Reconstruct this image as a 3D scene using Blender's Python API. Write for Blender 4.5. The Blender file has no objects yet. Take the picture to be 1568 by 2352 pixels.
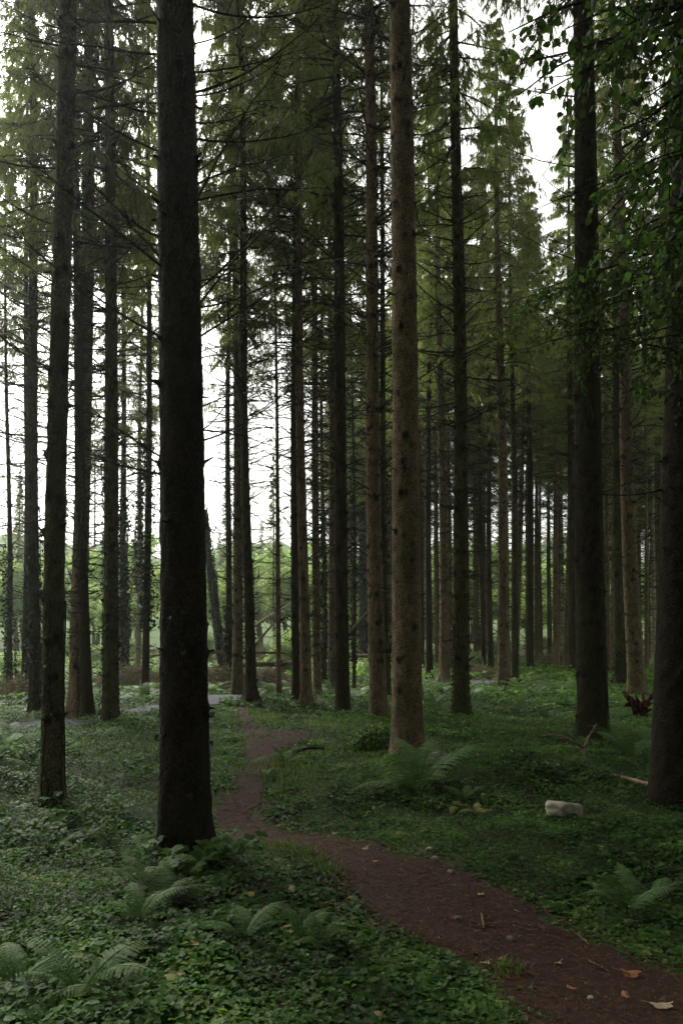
import bpy, math, random
import numpy as np
from mathutils import Vector, Matrix

random.seed(7)
RNG = np.random.default_rng(7)
sc = bpy.context.scene

# ------------------------------------------------------------------ camera, sky, sun, exposure
F = 1829.0          # focal length in units of a 1568 x 2352 measuring grid (28 mm lens on a 36 mm tall frame)
CX, HY = 784.0, 1470.0
CAM_H = 1.65
cam_d = bpy.data.cameras.new("camera")
cam = bpy.data.objects.new("camera", cam_d)
sc.collection.objects.link(cam)
cam.location = (0, 0, CAM_H)
cam.rotation_euler = (math.radians(90), 0, 0)
cam_d.sensor_fit = 'VERTICAL'
cam_d.sensor_height = 36
cam_d.lens = 28
cam_d.shift_y = (HY - 1176) / 2352.0
cam_d.clip_start = 0.05
cam_d.clip_end = 3000
sc.camera = cam

SUN_EL, SUN_ROT = math.radians(42), math.radians(-30)
world = bpy.data.worlds.new("World")
sc.world = world
world.use_nodes = True
wn, wl = world.node_tree.nodes, world.node_tree.links
bg = wn['Background']
sky = wn.new('ShaderNodeTexSky')
sky.sky_type = 'NISHITA'
sky.sun_disc = False
sky.sun_elevation = SUN_EL
sky.sun_rotation = SUN_ROT
sky.air_density = 1.2
sky.dust_density = 4.0
sky.ozone_density = 1.0
hs = wn.new('ShaderNodeHueSaturation')
hs.inputs['Saturation'].default_value = 0.12
wl.new(sky.outputs[0], hs.inputs['Color'])
# thin uneven cloud
tc = wn.new('ShaderNodeTexCoord')
cn = wn.new('ShaderNodeTexNoise'); cn.inputs['Scale'].default_value = 2.2; cn.inputs['Detail'].default_value = 5
cr = wn.new('ShaderNodeMapRange')
cr.inputs['From Min'].default_value = 0.3; cr.inputs['From Max'].default_value = 0.7
cr.inputs['To Min'].default_value = 0.85; cr.inputs['To Max'].default_value = 1.2
mx = wn.new('ShaderNodeVectorMath'); mx.operation = 'SCALE'
wt = wn.new('ShaderNodeVectorMath'); wt.operation = 'MULTIPLY'; wt.inputs[1].default_value = (1.0, 1.0, .93)   # warm overcast
wl.new(tc.outputs['Generated'], cn.inputs['Vector'])
wl.new(cn.outputs['Fac'], cr.inputs['Value'])
wl.new(hs.outputs[0], mx.inputs[0]); wl.new(cr.outputs[0], mx.inputs['Scale'])
wl.new(mx.outputs[0], wt.inputs[0]); wl.new(wt.outputs[0], bg.inputs['Color'])
bg.inputs['Strength'].default_value = 0.15

sun_d = bpy.data.lights.new("sun", 'SUN')
sun_d.energy = 1.5
sun_d.angle = math.radians(11)
sun_d.color = (1.0, 0.96, 0.88)
sun = bpy.data.objects.new("sun", sun_d)
sc.collection.objects.link(sun)
_s = Vector((math.sin(SUN_ROT) * math.cos(SUN_EL), math.cos(SUN_ROT) * math.cos(SUN_EL), math.sin(SUN_EL)))
sun.rotation_euler = _s.to_track_quat('Z', 'Y').to_euler()

sc.view_settings.view_transform = 'Standard'
sc.view_settings.look = 'None'
sc.view_settings.exposure = 1.02
sc.view_settings.gamma = 1
sc.render.engine = 'CYCLES'
cy = sc.cycles
cy.max_bounces = 6; cy.diffuse_bounces = 4; cy.glossy_bounces = 2; cy.transmission_bounces = 4
cy.volume_bounces = 1; cy.transparent_max_bounces = 4
cy.caustics_reflective = False; cy.caustics_refractive = False
cy.use_adaptive_sampling = True; cy.adaptive_threshold = 0.02
cy.use_denoising = True
try: cy.denoiser = 'OPENIMAGEDENOISE'
except Exception: pass
cy.sample_clamp_indirect = 6

# ------------------------------------------------------------------ helpers
def gpt(px, py, z=0.0):
    """a measured pixel of the ground -> world point on z"""
    d = (CAM_H - z) * F / (py - HY)
    return ((px - CX) / F * d, d)

_w = []
_r2 = np.random.default_rng(3)
for lam, amp in ((9.0, .05), (5.5, .035), (3.6, .02)):
    for _ in range(3):
        a = _r2.uniform(0, 2 * math.pi)
        _w.append((math.cos(a) * 2 * math.pi / lam, math.sin(a) * 2 * math.pi / lam, _r2.uniform(0, 6.28), amp))
def gz(x, y):
    x = np.asarray(x, float); y = np.asarray(y, float)
    z = sum(am * np.sin(kx * x + ky * y + ph) for kx, ky, ph, am in _w)
    r = np.hypot(x, y)
    fade = np.clip((140 - r) / 100, 0, 1)
    # the clearing behind the track lies a little higher
    rise = 0.5 * np.clip((y - 42) / 40, 0, 1)
    return z * fade + rise
def g1(x, y): return float(gz(x, y))

def snoise(seed, lams, n=5):
    r = np.random.default_rng(seed)
    W = []
    for lam in lams:
        for _ in range(n):
            a = r.uniform(0, 6.283)
            W.append((math.cos(a) * 6.283 / lam, math.sin(a) * 6.283 / lam, r.uniform(0, 6.283)))
    def f(x, y):
        return sum(np.sin(a * x + b * y + c) for a, b, c in W) / math.sqrt(len(W)) / 0.71
    return f

class MB:
    """collects arrays of vertices and faces (tris or quads) and links ONE mesh object"""
    def __init__(s): s.v = []; s.q = []; s.n = 0; s.t = []; s.k = []
    def add(s, v, q, tint=0.5, knot=None):
        v = np.asarray(v, np.float32).reshape(-1, 3); q = np.asarray(q, np.int64)
        if len(v) == 0: return
        s.v.append(v); s.q.append(q + s.n); s.n += len(v)
        s.t.append(np.broadcast_to(np.asarray(tint, np.float32), (len(v),)))
        s.k.append(np.zeros(len(v), np.float32) if knot is None else np.asarray(knot, np.float32))
    def mesh(s, name, mat, smooth=False):
        me = bpy.data.meshes.new(name)
        V = np.concatenate(s.v).astype(np.float32)
        me.vertices.add(len(V)); me.vertices.foreach_set('co', V.ravel())
        loops = np.concatenate([q.ravel() for q in s.q]).astype(np.int32)
        sizes = np.concatenate([np.full(len(q), q.shape[1]) for q in s.q]).astype(np.int32)
        starts = np.concatenate([[0], np.cumsum(sizes)[:-1]]).astype(np.int32)
        me.loops.add(len(loops)); me.loops.foreach_set('vertex_index', loops)
        me.polygons.add(len(sizes)); me.polygons.foreach_set('loop_start', starts)
        try: me.polygons.foreach_set('loop_total', sizes)
        except Exception: pass
        if smooth: me.polygons.foreach_set('use_smooth', np.ones(len(sizes), bool))
        at = me.attributes.new('tint', 'FLOAT', 'POINT')
        at.data.foreach_set('value', np.concatenate(s.t).astype(np.float32))
        if any(k.any() for k in s.k):
            at = me.attributes.new('knot', 'FLOAT', 'POINT')
            at.data.foreach_set('value', np.concatenate(s.k).astype(np.float32))
        me.update(calc_edges=True)
        me.materials.append(mat)
        return me

def link(name, data, parent=None, loc=None, rot=None, scale=None):
    o = bpy.data.objects.new(name, data)
    sc.collection.objects.link(o)
    if parent is not None: o.parent = parent
    if loc is not None: o.location = loc
    if rot is not None: o.rotation_euler = rot
    if scale is not None: o.scale = scale
    return o
def tag(o, label=None, cat=None, group=None, kind=None):
    if label: o['label'] = label
    if cat: o['category'] = cat
    if group: o['group'] = group
    if kind: o['kind'] = kind
    return o

def norm(a): return a / np.maximum(np.linalg.norm(a, axis=-1, keepdims=True), 1e-9)

def tubes(P, R, S=3):
    """P (N,K,3) centre lines, R (N,K) radii -> verts, quads"""
    P = np.asarray(P, float); R = np.asarray(R, float)
    N, K, _ = P.shape
    T = np.gradient(P, axis=1) if K > 1 else P
    T = norm(T)
    D = norm(P[:, -1] - P[:, 0])
    up = np.where(np.abs(D[:, 2:3]) > 0.8, np.array([[1., 0, 0]]), np.array([[0, 0, 1.]]))
    A = norm(np.cross(T, up[:, None, :])); B = np.cross(T, A)
    ang = np.arange(S) * 2 * math.pi / S
    V = P[:, :, None, :] + R[:, :, None, None] * (A[:, :, None, :] * np.cos(ang)[None, None, :, None] + B[:, :, None, :] * np.sin(ang)[None, None, :, None])
    V = V.reshape(-1, 3)
    n = np.arange(N)[:, None, None] * K * S; k = np.arange(K - 1)[None, :, None] * S; s = np.arange(S)[None, None, :]; s2 = (s + 1) % S
    q = np.stack([n + k + s, n + k + s2, n + k + S + s2, n + k + S + s], -1).reshape(-1, 4)
    return V, q

def blades(P0, D, W, length, width):
    """thin pointed blades: root P0, direction D, width axis W"""
    P0 = np.asarray(P0, float); D = norm(D); W = norm(W - D * (W * D).sum(-1, keepdims=True))
    L = np.asarray(length)[:, None]; w = np.asarray(width)[:, None]
    V = np.stack([P0 - W * w * .3, P0 + W * w * .3, P0 + D * L * .55 + W * w * .5, P0 + D * L, P0 + D * L * .55 - W * w * .5], 1)
    N = len(P0); b = np.arange(N)[:, None] * 5
    return V.reshape(-1, 3), (b + np.array([[0, 1, 2, 3]])), (b + np.array([[0, 3, 4]]))
def add_blades(mb, P0, D, W, length, width, tint):
    V, q, t = blades(P0, D, W, length, width)
    n0 = mb.n
    mb.add(V, q, np.repeat(tint, 5))
    mb.q.append(t + n0)

def leaves(mb, P, N, D, length, width, tint, fold=.25, serr=0.0, rng=RNG):
    """folded ovate leaves: base P, normal N, direction D"""
    P = np.asarray(P, float); N = norm(N); D = norm(D - N * (N * D).sum(-1, keepdims=True)); S = np.cross(N, D)
    L = np.asarray(length)[:, None]; w = np.asarray(width)[:, None] * .5
    up = N * w * 2 * fold
    n = len(P)
    c0 = P; tip = P + D * L - N * L * .12
    l1 = P + D * L * .28 + S * w + up; l2 = P + D * L * .66 + S * w * .78 + up * .6
    r1 = P + D * L * .28 - S * w + up; r2 = P + D * L * .66 - S * w * .78 + up * .6
    m = P + D * L * .5
    V = np.stack([c0, l1, l2, tip, r2, r1, m], 1).reshape(-1, 3)
    b = np.arange(n)[:, None] * 7
    t = np.asarray(tint)
    n0 = mb.n
    mb.add(V, np.concatenate([b + [[0, 6, 2, 1]], b + [[0, 5, 4, 6]]]), np.repeat(t, 7))
    mb.q.append(np.concatenate([b + [[6, 3, 2]], b + [[6, 4, 3]]]) + n0)

# ------------------------------------------------------------------ materials
def newmat(name):
    m = bpy.data.materials.new(name); m.use_nodes = True
    nt = m.node_tree
    return m, nt.nodes, nt.links, nt.nodes['Principled BSDF']
def ramp(n, stops):
    r = n.new('ShaderNodeValToRGB'); e = r.color_ramp.elements
    e[0].position, e[0].color = stops[0][0], (*stops[0][1], 1)
    e[1].position, e[1].color = stops[-1][0], (*stops[-1][1], 1)
    for p, c in stops[1:-1]:
        k = e.new(p); k.color = (*c, 1)
    return r
def noise(n, l, vec, scale, detail=4, rough=.6):
    t = n.new('ShaderNodeTexNoise'); t.inputs['Scale'].default_value = scale
    t.inputs['Detail'].default_value = detail; t.inputs['Roughness'].default_value = rough
    if vec is not None: l.new(vec, t.inputs['Vector'])
    return t
def mixc(n, l, a, b, fac, blend='MIX'):
    m = n.new('ShaderNodeMix'); m.data_type = 'RGBA'; m.blend_type = blend
    for s, v in ((m.inputs[6], a), (m.inputs[7], b), (m.inputs[0], fac)):
        if hasattr(v, 'is_linked') or hasattr(v, 'links'): l.new(v, s)
        elif isinstance(v, tuple): s.default_value = (*v, 1)
        else: s.default_value = v
    return m.outputs[2]

def bark_mat(name, c_dark, c_mid, c_light, green=(.035, .045, .015), green_amt=.35, scale=1.0):
    m, n, l, p = newmat(name)
    tc = n.new('ShaderNodeTexCoord'); oi = n.new('ShaderNodeObjectInfo')
    sh = n.new('ShaderNodeVectorMath'); sh.operation = 'ADD'
    cx = n.new('ShaderNodeCombineXYZ'); mu = n.new('ShaderNodeMath'); mu.operation = 'MULTIPLY'; mu.inputs[1].default_value = 57
    l.new(oi.outputs['Random'], mu.inputs[0]); l.new(mu.outputs[0], cx.inputs['Z']); l.new(mu.outputs[0], cx.inputs['X'])
    l.new(tc.outputs['Object'], sh.inputs[0]); l.new(cx.outputs[0], sh.inputs[1])
    mp = n.new('ShaderNodeMapping'); mp.inputs['Scale'].default_value = (1, 1, .62); l.new(sh.outputs[0], mp.inputs['Vector'])
    fine = noise(n, l, mp.outputs[0], 85 * scale, 3, .7)
    vor = n.new('ShaderNodeTexVoronoi'); vor.inputs['Scale'].default_value = 68 * scale; l.new(mp.outputs[0], vor.inputs['Vector'])
    mid = noise(n, l, mp.outputs[0], 9 * scale, 5, .65)
    big = noise(n, l, sh.outputs[0], 1.1, 3, .5)
    ma = n.new('ShaderNodeMath'); ma.operation = 'MULTIPLY_ADD'; ma.inputs[1].default_value = .35; l.new(mid.outputs['Fac'], ma.inputs[0])
    fs = n.new('ShaderNodeMath'); fs.operation = 'MULTIPLY'; fs.inputs[1].default_value = .65; l.new(fine.outputs['Fac'], fs.inputs[0]); l.new(fs.outputs[0], ma.inputs[2])
    vm = n.new('ShaderNodeMath'); vm.operation = 'MULTIPLY_ADD'; vm.inputs[1].default_value = -.20; l.new(vor.outputs['Distance'], vm.inputs[0]); l.new(ma.outputs[0], vm.inputs[2])
    hv = n.new('ShaderNodeMath'); hv.operation = 'ADD'; hv.inputs[1].default_value = .10; l.new(vm.outputs[0], hv.inputs[0])
    r = ramp(n, [(.40, c_dark), (.5, c_mid), (.62, c_light)]); l.new(hv.outputs[0], r.inputs['Fac'])
    gr = n.new('ShaderNodeMapRange'); gr.inputs['From Min'].default_value = .42; gr.inputs['From Max'].default_value = .68
    gr.inputs['To Max'].default_value = green_amt * 2
    l.new(big.outputs['Fac'], gr.inputs['Value'])
    c = mixc(n, l, r.outputs[0], green, gr.outputs[0])
    kn = n.new('ShaderNodeAttribute'); kn.attribute_name = 'knot'
    c = mixc(n, l, c, (.012, .009, .007), kn.outputs['Fac'])
    l.new(c, p.inputs['Base Color'])
    p.inputs['Roughness'].default_value = .9; p.inputs['Specular IOR Level'].default_value = .08
    b1 = n.new('ShaderNodeBump'); b1.inputs['Strength'].default_value = .9; b1.inputs['Distance'].default_value = .012
    b2 = n.new('ShaderNodeBump'); b2.inputs['Strength'].default_value = .8; b2.inputs['Distance'].default_value = .03
    sb = n.new('ShaderNodeMath'); sb.operation = 'SUBTRACT'; l.new(fine.outputs['Fac'], sb.inputs[0]); l.new(vor.outputs['Distance'], sb.inputs[1])
    l.new(mid.outputs['Fac'], b2.inputs['Height']); l.new(sb.outputs[0], b1.inputs['Height'])
    l.new(b2.outputs[0], b1.inputs['Normal']); l.new(b1.outputs[0], p.inputs['Normal'])
    return m

def leaf_mat(name, stops, trans=.35, rough=.45, spec=.4, tr_gain=1.6, obj_var=0.0):
    m, n, l, p = newmat(name)
    at = n.new('ShaderNodeAttribute'); at.attribute_name = 'tint'
    r = ramp(n, stops)
    l.new(at.outputs['Fac'], r.inputs['Fac'])
    col = r.outputs[0]
    if obj_var:
        oi = n.new('ShaderNodeObjectInfo'); h = n.new('ShaderNodeHueSaturation')
        mr = n.new('ShaderNodeMapRange'); mr.inputs['To Min'].default_value = 1 - obj_var; mr.inputs['To Max'].default_value = 1 + obj_var
        l.new(oi.outputs['Random'], mr.inputs['Value']); l.new(mr.outputs[0], h.inputs['Value']); l.new(col, h.inputs['Color'])
        mh = n.new('ShaderNodeMapRange'); mh.inputs['To Min'].default_value = .5 - obj_var * .05; mh.inputs['To Max'].default_value = .5 + obj_var * .05
        l.new(oi.outputs['Random'], mh.inputs['Value']); l.new(mh.outputs[0], h.inputs['Hue'])
        col = h.outputs[0]
    l.new(col, p.inputs['Base Color'])
    p.inputs['Roughness'].default_value = rough; p.inputs['Specular IOR Level'].default_value = spec
    tl = n.new('ShaderNodeBsdfTranslucent')
    g = n.new('ShaderNodeVectorMath'); g.operation = 'MULTIPLY'; g.inputs[1].default_value = (tr_gain, tr_gain * 1.15, tr_gain * .6)
    l.new(col, g.inputs[0]); l.new(g.outputs[0], tl.inputs['Color'])
    ms = n.new('ShaderNodeMixShader'); ms.inputs[0].default_value = trans
    out = n['Material Output']
    l.new(p.outputs[0], ms.inputs[1]); l.new(tl.outputs[0], ms.inputs[2]); l.new(ms.outputs[0], out.inputs['Surface'])
    return m

M = {}
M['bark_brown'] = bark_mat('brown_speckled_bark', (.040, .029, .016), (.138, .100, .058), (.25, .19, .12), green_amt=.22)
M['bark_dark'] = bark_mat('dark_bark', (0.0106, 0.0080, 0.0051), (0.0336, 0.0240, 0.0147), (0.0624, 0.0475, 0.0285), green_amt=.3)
M['bark_black'] = bark_mat('blackish_wet_shaded_bark', (.006, .005, .004), (.017, .013, .009), (.038, .028, .019), green=(.016, .018, .006), green_amt=.2)  # moist dark bark, darkened further in place of shade on the stems
M['bark_darker'] = bark_mat('darker_brown_bark', (.009, .007, .005), (.026, .020, .013), (.055, .043, .028), green_amt=.25)  # a step darker than the plain dark bark
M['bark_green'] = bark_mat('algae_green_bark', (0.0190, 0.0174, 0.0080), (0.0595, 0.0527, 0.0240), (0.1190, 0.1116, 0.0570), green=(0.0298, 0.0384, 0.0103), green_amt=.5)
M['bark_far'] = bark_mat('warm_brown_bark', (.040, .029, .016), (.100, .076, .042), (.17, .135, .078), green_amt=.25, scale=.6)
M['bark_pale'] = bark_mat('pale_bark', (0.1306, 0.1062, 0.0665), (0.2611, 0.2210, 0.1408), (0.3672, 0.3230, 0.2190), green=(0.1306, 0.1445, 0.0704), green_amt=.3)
M['twig'] = bark_mat('dead_twig', (0.0115, 0.0102, 0.0066), (0.0288, 0.0252, 0.0155), (0.0576, 0.0510, 0.0331), green_amt=.4)
M['stick'] = bark_mat('fallen_stick_bark', (.12, .08, .062), (.23, .16, .125), (.34, .25, .20), green_amt=.05)
M['needles'] = leaf_mat('spruce_needles', [(0, (.085, .060, .028)), (.3, (.082, .078, .032)), (.7, (.100, .120, .042)), (1, (.15, .18, .058))], trans=.5, rough=.6, spec=.15, tr_gain=2.4, obj_var=.25)
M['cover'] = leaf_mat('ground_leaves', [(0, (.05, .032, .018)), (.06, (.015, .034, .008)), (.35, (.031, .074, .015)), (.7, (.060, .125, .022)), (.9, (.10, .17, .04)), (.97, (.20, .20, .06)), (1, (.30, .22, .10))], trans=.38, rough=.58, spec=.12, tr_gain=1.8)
M['farleaf'] = leaf_mat('hazed_far_leaves', [(0, (.14, .18, .085)), (.5, (.23, .29, .14)), (1, (.34, .40, .20))], trans=.5, rough=.55, spec=.3, tr_gain=1.9, obj_var=.25)  # leaf colours lightened to carry the haze glow of the clearing
M['hazel'] = leaf_mat('hazel_leaves', [(0, (.018, .030, .010)), (.5, (.030, .052, .016)), (1, (.052, .085, .025))], trans=.5, rough=.55, spec=.15, tr_gain=2.0)
M['fern'] = leaf_mat('fern_green', [(0, (.032, .066, .022)), (.5, (.060, .112, .036)), (1, (.11, .165, .058))], trans=.15, rough=.6, spec=.08, obj_var=.15)
M['bracken'] = leaf_mat('light_fern_green', [(0, (.05, .11, .028)), (.5, (.10, .19, .04)), (1, (.17, .25, .06))], trans=.35, rough=.5, spec=.3, obj_var=.2)
M['yellowfern'] = leaf_mat('yellowing_fern', [(0, (.12, .12, .025)), (1, (.25, .22, .05))], trans=.3)
M['ivy'] = leaf_mat('ivy_leaves', [(0, (.006, .014, .005)), (.6, (.014, .030, .009)), (1, (.035, .065, .018))], trans=.06, rough=.5, spec=.12)
M['grass'] = leaf_mat('grass_blades', [(0, (.04, .07, .018)), (.6, (.09, .12, .03)), (1, (.20, .18, .06))], trans=.35, rough=.6)
M['litter'] = leaf_mat('needle_litter', [(0, (.012, .006, .004)), (.5, (.055, .023, .012)), (.85, (.14, .062, .030)), (1, (.32, .20, .11))], trans=.0, rough=.8, spec=.2)
M['brash'] = leaf_mat('dead_brown_twigs', [(0, (.07, .055, .035)), (.6, (.16, .125, .085)), (1, (.32, .27, .19))], trans=.1, rough=.9, spec=.1)

def ground_mat():
    m, n, l, p = newmat('forest_floor')
    tc = n.new('ShaderNodeTexCoord')
    a = noise(n, l, tc.outputs['Object'], .9, 6, .65); b = noise(n, l, tc.outputs['Object'], 14, 6, .75); c = noise(n, l, tc.outputs['Object'], 90, 3, .7)
    soil = ramp(n, [(.3, (.014, .008, .005)), (.55, (.045, .022, .014)), (.75, (.09, .05, .03))]); l.new(c.outputs['Fac'], soil.inputs['Fac'])
    moss = ramp(n, [(.3, (.012, .022, .006)), (.7, (.045, .075, .018))]); l.new(c.outputs['Fac'], moss.inputs['Fac'])
    ad = n.new('ShaderNodeMath'); ad.operation = 'ADD'; l.new(a.outputs['Fac'], ad.inputs[0]); l.new(b.outputs['Fac'], ad.inputs[1])
    mr = n.new('ShaderNodeMapRange'); mr.inputs['From Min'].default_value = .72; mr.inputs['From Max'].default_value = 1.02; l.new(ad.outputs[0], mr.inputs['Value'])
    l.new(mixc(n, l, soil.outputs[0], moss.outputs[0], mr.outputs[0]), p.inputs['Base Color'])
    p.inputs['Roughness'].default_value = .9; p.inputs['Specular IOR Level'].default_value = .2
    bp = n.new('ShaderNodeBump'); bp.inputs['Distance'].default_value = .03; l.new(b.outputs['Fac'], bp.inputs['Height'])
    b2 = n.new('ShaderNodeBump'); b2.inputs['Distance'].default_value = .01; l.new(c.outputs['Fac'], b2.inputs['Height']); l.new(bp.outputs[0], b2.inputs['Normal'])
    l.new(b2.outputs[0], p.inputs['Normal'])
    return m
def path_mat(name, c0, c1, c2, green=None, sc1=120):
    m, n, l, p = newmat(name)
    tc = n.new('ShaderNodeTexCoord')
    mp = n.new('ShaderNodeMapping'); l.new(tc.outputs['Object'], mp.inputs['Vector'])
    a = noise(n, l, mp.outputs[0], 1.6, 5, .6); b = noise(n, l, mp.outputs[0], 22, 5, .8); c = noise(n, l, mp.outputs[0], sc1, 3, .8)
    ad = n.new('ShaderNodeMath'); ad.operation = 'ADD'; l.new(b.outputs['Fac'], ad.inputs[0]); l.new(c.outputs['Fac'], ad.inputs[1])
    hv = n.new('ShaderNodeMath'); hv.operation = 'MULTIPLY'; hv.inputs[1].default_value = .5; l.new(ad.outputs[0], hv.inputs[0])
    r = ramp(n, [(.35, c0), (.5, c1), (.68, c2)]); l.new(hv.outputs[0], r.inputs['Fac'])
    col = r.outputs[0]
    if green:
        mr = n.new('ShaderNodeMapRange'); mr.inputs['From Min'].default_value = .55; mr.inputs['From Max'].default_value = .75; mr.inputs['To Max'].default_value = .6
        l.new(a.outputs['Fac'], mr.inputs['Value']); col = mixc(n, l, col, green, mr.outputs[0])
    l.new(col, p.inputs['Base Color'])
    p.inputs['Roughness'].default_value = .92; p.inputs['Specular IOR Level'].default_value = .2
    bp = n.new('ShaderNodeBump'); bp.inputs['Distance'].default_value = .02; bp.inputs['Strength'].default_value = .9; l.new(hv.outputs[0], bp.inputs['Height'])
    l.new(bp.outputs[0], p.inputs['Normal'])
    return m
M['ground'] = ground_mat()
M['path'] = path_mat('needle_path', (.006, .003, .002), (.026, .0105, .0050), (.078, .033, .016), green=(.025, .028, .010))
M['track'] = path_mat('grey_gravel', (.035, .035, .042), (.085, .085, .10), (.19, .19, .22), sc1=60)
M['hill'] = path_mat('wooded_hill', (.07, .11, .045), (.12, .18, .07), (.18, .25, .10), sc1=2)
def rock_mat(name, c0, c1, c2):
    m, n, l, p = newmat(name)
    tc = n.new('ShaderNodeTexCoord')
    a = noise(n, l, tc.outputs['Object'], 9, 6, .65); c = noise(n, l, tc.outputs['Object'], 70, 4, .7)
    r = ramp(n, [(.3, c0), (.5, c1), (.7, c2)]); l.new(a.outputs['Fac'], r.inputs['Fac'])
    l.new(mixc(n, l, r.outputs[0], (.10, .09, .07), .25), p.inputs['Base Color'])
    p.inputs['Roughness'].default_value = .85
    bp = n.new('ShaderNodeBump'); bp.inputs['Distance'].default_value = .006; l.new(c.outputs['Fac'], bp.inputs['Height']); l.new(bp.outputs[0], p.inputs['Normal'])
    return m
M['rock'] = rock_mat('pale_stone', (.16, .15, .10), (.30, .285, .21), (.44, .42, .33))
M['pebble'] = rock_mat('grey_pebble', (.09, .08, .065), (.17, .155, .13), (.25, .23, .20))
M['mossrock'] = rock_mat('mossy_stone', (.012, .018, .006), (.028, .036, .012), (.05, .055, .022))
M['redwood'] = bark_mat('rotten_red_wood', (.015, .007, .004), (.05, .020, .011), (.12, .05, .028), green_amt=0)
def flat(name, c, trans=.2):
    m = leaf_mat(name, [(0, tuple(x * .75 for x in c)), (1, c)], trans=trans, rough=.6)
    return m
M['leaf_orange'] = flat('orange_dead_leaf', (.33, .12, .05)); M['leaf_tan'] = flat('tan_dead_leaf', (.42, .33, .20)); M['leaf_yellow'] = flat('yellow_leaf', (.45, .42, .10))

# ------------------------------------------------------------------ ground, path, track, hill
fine_x = np.arange(-26, 26.01, .26)
out = 26 * np.power(600 / 26., np.linspace(0, 1, 18))[1:]
xs = np.concatenate([-out[::-1], fine_x, out])
fine_y = np.arange(-16, 46.01, .26)
outn = 46 * np.power(700 / 46., np.linspace(0, 1, 16))[1:]; outs = 16 * np.power(600 / 16., np.linspace(0, 1, 16))[1:]
ys = np.concatenate([-outs[::-1], fine_y, outn])
X, Y = np.meshgrid(xs, ys)
V = np.stack([X, Y, gz(X, Y)], -1).reshape(-1, 3)
nx, ny = len(xs), len(ys)
i = (np.arange(ny - 1)[:, None] * nx + np.arange(nx - 1)[None, :]).ravel()
mb = MB(); mb.add(V, np.stack([i, i + 1, i + 1 + nx, i + nx], 1))
tag(link('ground', mb.mesh('ground', M['ground'], True)), 'dark forest floor of soil and moss under the spruces', kind='structure')

PROWS = [(1628, 548, 572), (1640, 535, 568), (1652, 545, 575), (1665, 560, 592), (1680, 570, 626), (1690, 570, 668), (1698, 568, 712), (1706, 567, 722), (1714, 566, 676),
         (1725, 567, 640), (1740, 568, 622), (1758, 566, 618), (1775, 560, 600), (1790, 552, 584), (1806, 520, 582), (1822, 502, 586), (1840, 502, 600), (1858, 515, 622),
         (1876, 536, 665), (1894, 560, 712), (1930, 630, 785), (1969, 702, 905), (2019, 782, 1080), (2060, 825, 1165), (2094, 858, 1250), (2130, 882, 1340), (2155, 935, 1410), (2175, 1040, 1460),
         (2205, 1120, 1560), (2244, 1165, 1660), (2300, 1205, 1800), (2352, 1235, 1900), (2500, 1300, 2100), (2900, 1500, 2600)]
pd_, pl_, pr_ = [], [], []
for y, a, b in PROWS:
    d = CAM_H * F / (y - HY); pd_.append(d); pl_.append((a - CX) / F * d); pr_.append((b - CX) / F * d)
pd_, pl_, pr_ = map(np.array, (pd_[::-1], pl_[::-1], pr_[::-1]))
def path_sd(x, y):
    """>0 inside the path: metres to the nearer side edge"""
    l = np.interp(y, pd_, pl_); r = np.interp(y, pd_, pr_)
    s = np.minimum(x - l, r - x)
    return np.where((y < pd_[0]) | (y > pd_[-1]), -9, s)
en = snoise(11, (.9, .45, .25), 4)
rows = np.concatenate([np.arange(pd_[0], 8, .06), np.arange(8, pd_[-1], .12)])
mb = MB(); NC = 16; VV = []
for y in rows:
    l = np.interp(y, pd_, pl_) - .05 + .06 * float(en(3.1, y)); r = np.interp(y, pd_, pr_) + .05 + .06 * float(en(9.7, y))
    x = np.linspace(l, r, NC)
    z = gz(x, y) + .014 - .012 * (np.abs(np.linspace(-1, 1, NC)) > .99)
    VV.append(np.stack([x, np.full(NC, y), z], 1))
V = np.concatenate(VV); k = (np.arange(len(rows) - 1)[:, None] * NC + np.arange(NC - 1)[None, :]).ravel()
mb.add(V, np.stack([k, k + 1, k + 1 + NC, k + NC], 1))
tag(link('path', mb.mesh('path', M['path'], True)), 'winding reddish brown needle covered footpath', kind='structure')

TR = np.array([(-22, 8.5), (-13, 11.2), (-9, 13.2), (-6.4, 15.1), (-4.8, 17.9), (-2.9, 20.6), (-1.6, 22.4), (.6, 25.6), (5, 31), (9.6, 35.6), (16, 41), (26, 46)], float)
def poly_pts(P, n):
    s = np.concatenate([[0], np.cumsum(np.linalg.norm(np.diff(P, axis=0), axis=1))]); t = np.linspace(0, s[-1], n)
    Q = np.stack([np.interp(t, s, P[:, j]) for j in range(P.shape[1])], 1)
    for _ in range(12): Q[1:-1] = (Q[:-2] + 2 * Q[1:-1] + Q[2:]) / 4
    return Q
TQ = poly_pts(TR, 260)
def track_d(x, y):
    x = np.asarray(x, float); y = np.asarray(y, float)
    best = np.full(x.shape, 1e9)
    for q in TQ[::2]: best = np.minimum(best, np.hypot(x - q[0], y - q[1]))
    return best
T_ = norm(np.gradient(TQ, axis=0)); Nn = np.stack([-T_[:, 1], T_[:, 0]], 1)
NC = 10; VV = []
for j in range(len(TQ)):
    w0 = .6 + .12 * float(en(j * .21, 2.)); w1 = .6 + .12 * float(en(j * .21, 7.))
    o = np.linspace(-w0, w1, NC)
    p = TQ[j] + Nn[j] * o[:, None]
    VV.append(np.stack([p[:, 0], p[:, 1], gz(p[:, 0], p[:, 1]) + .020], 1))
mb = MB(); V = np.concatenate(VV); k = (np.arange(len(TQ) - 1)[:, None] * NC + np.arange(NC - 1)[None, :]).ravel()
mb.add(V, np.stack([k, k + NC, k + 1 + NC, k + 1], 1))
tag(link('gravel_track', mb.mesh('gravel_track', M['track'], True)), 'grey gravel track crossing behind the first trees', kind='structure')

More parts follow.
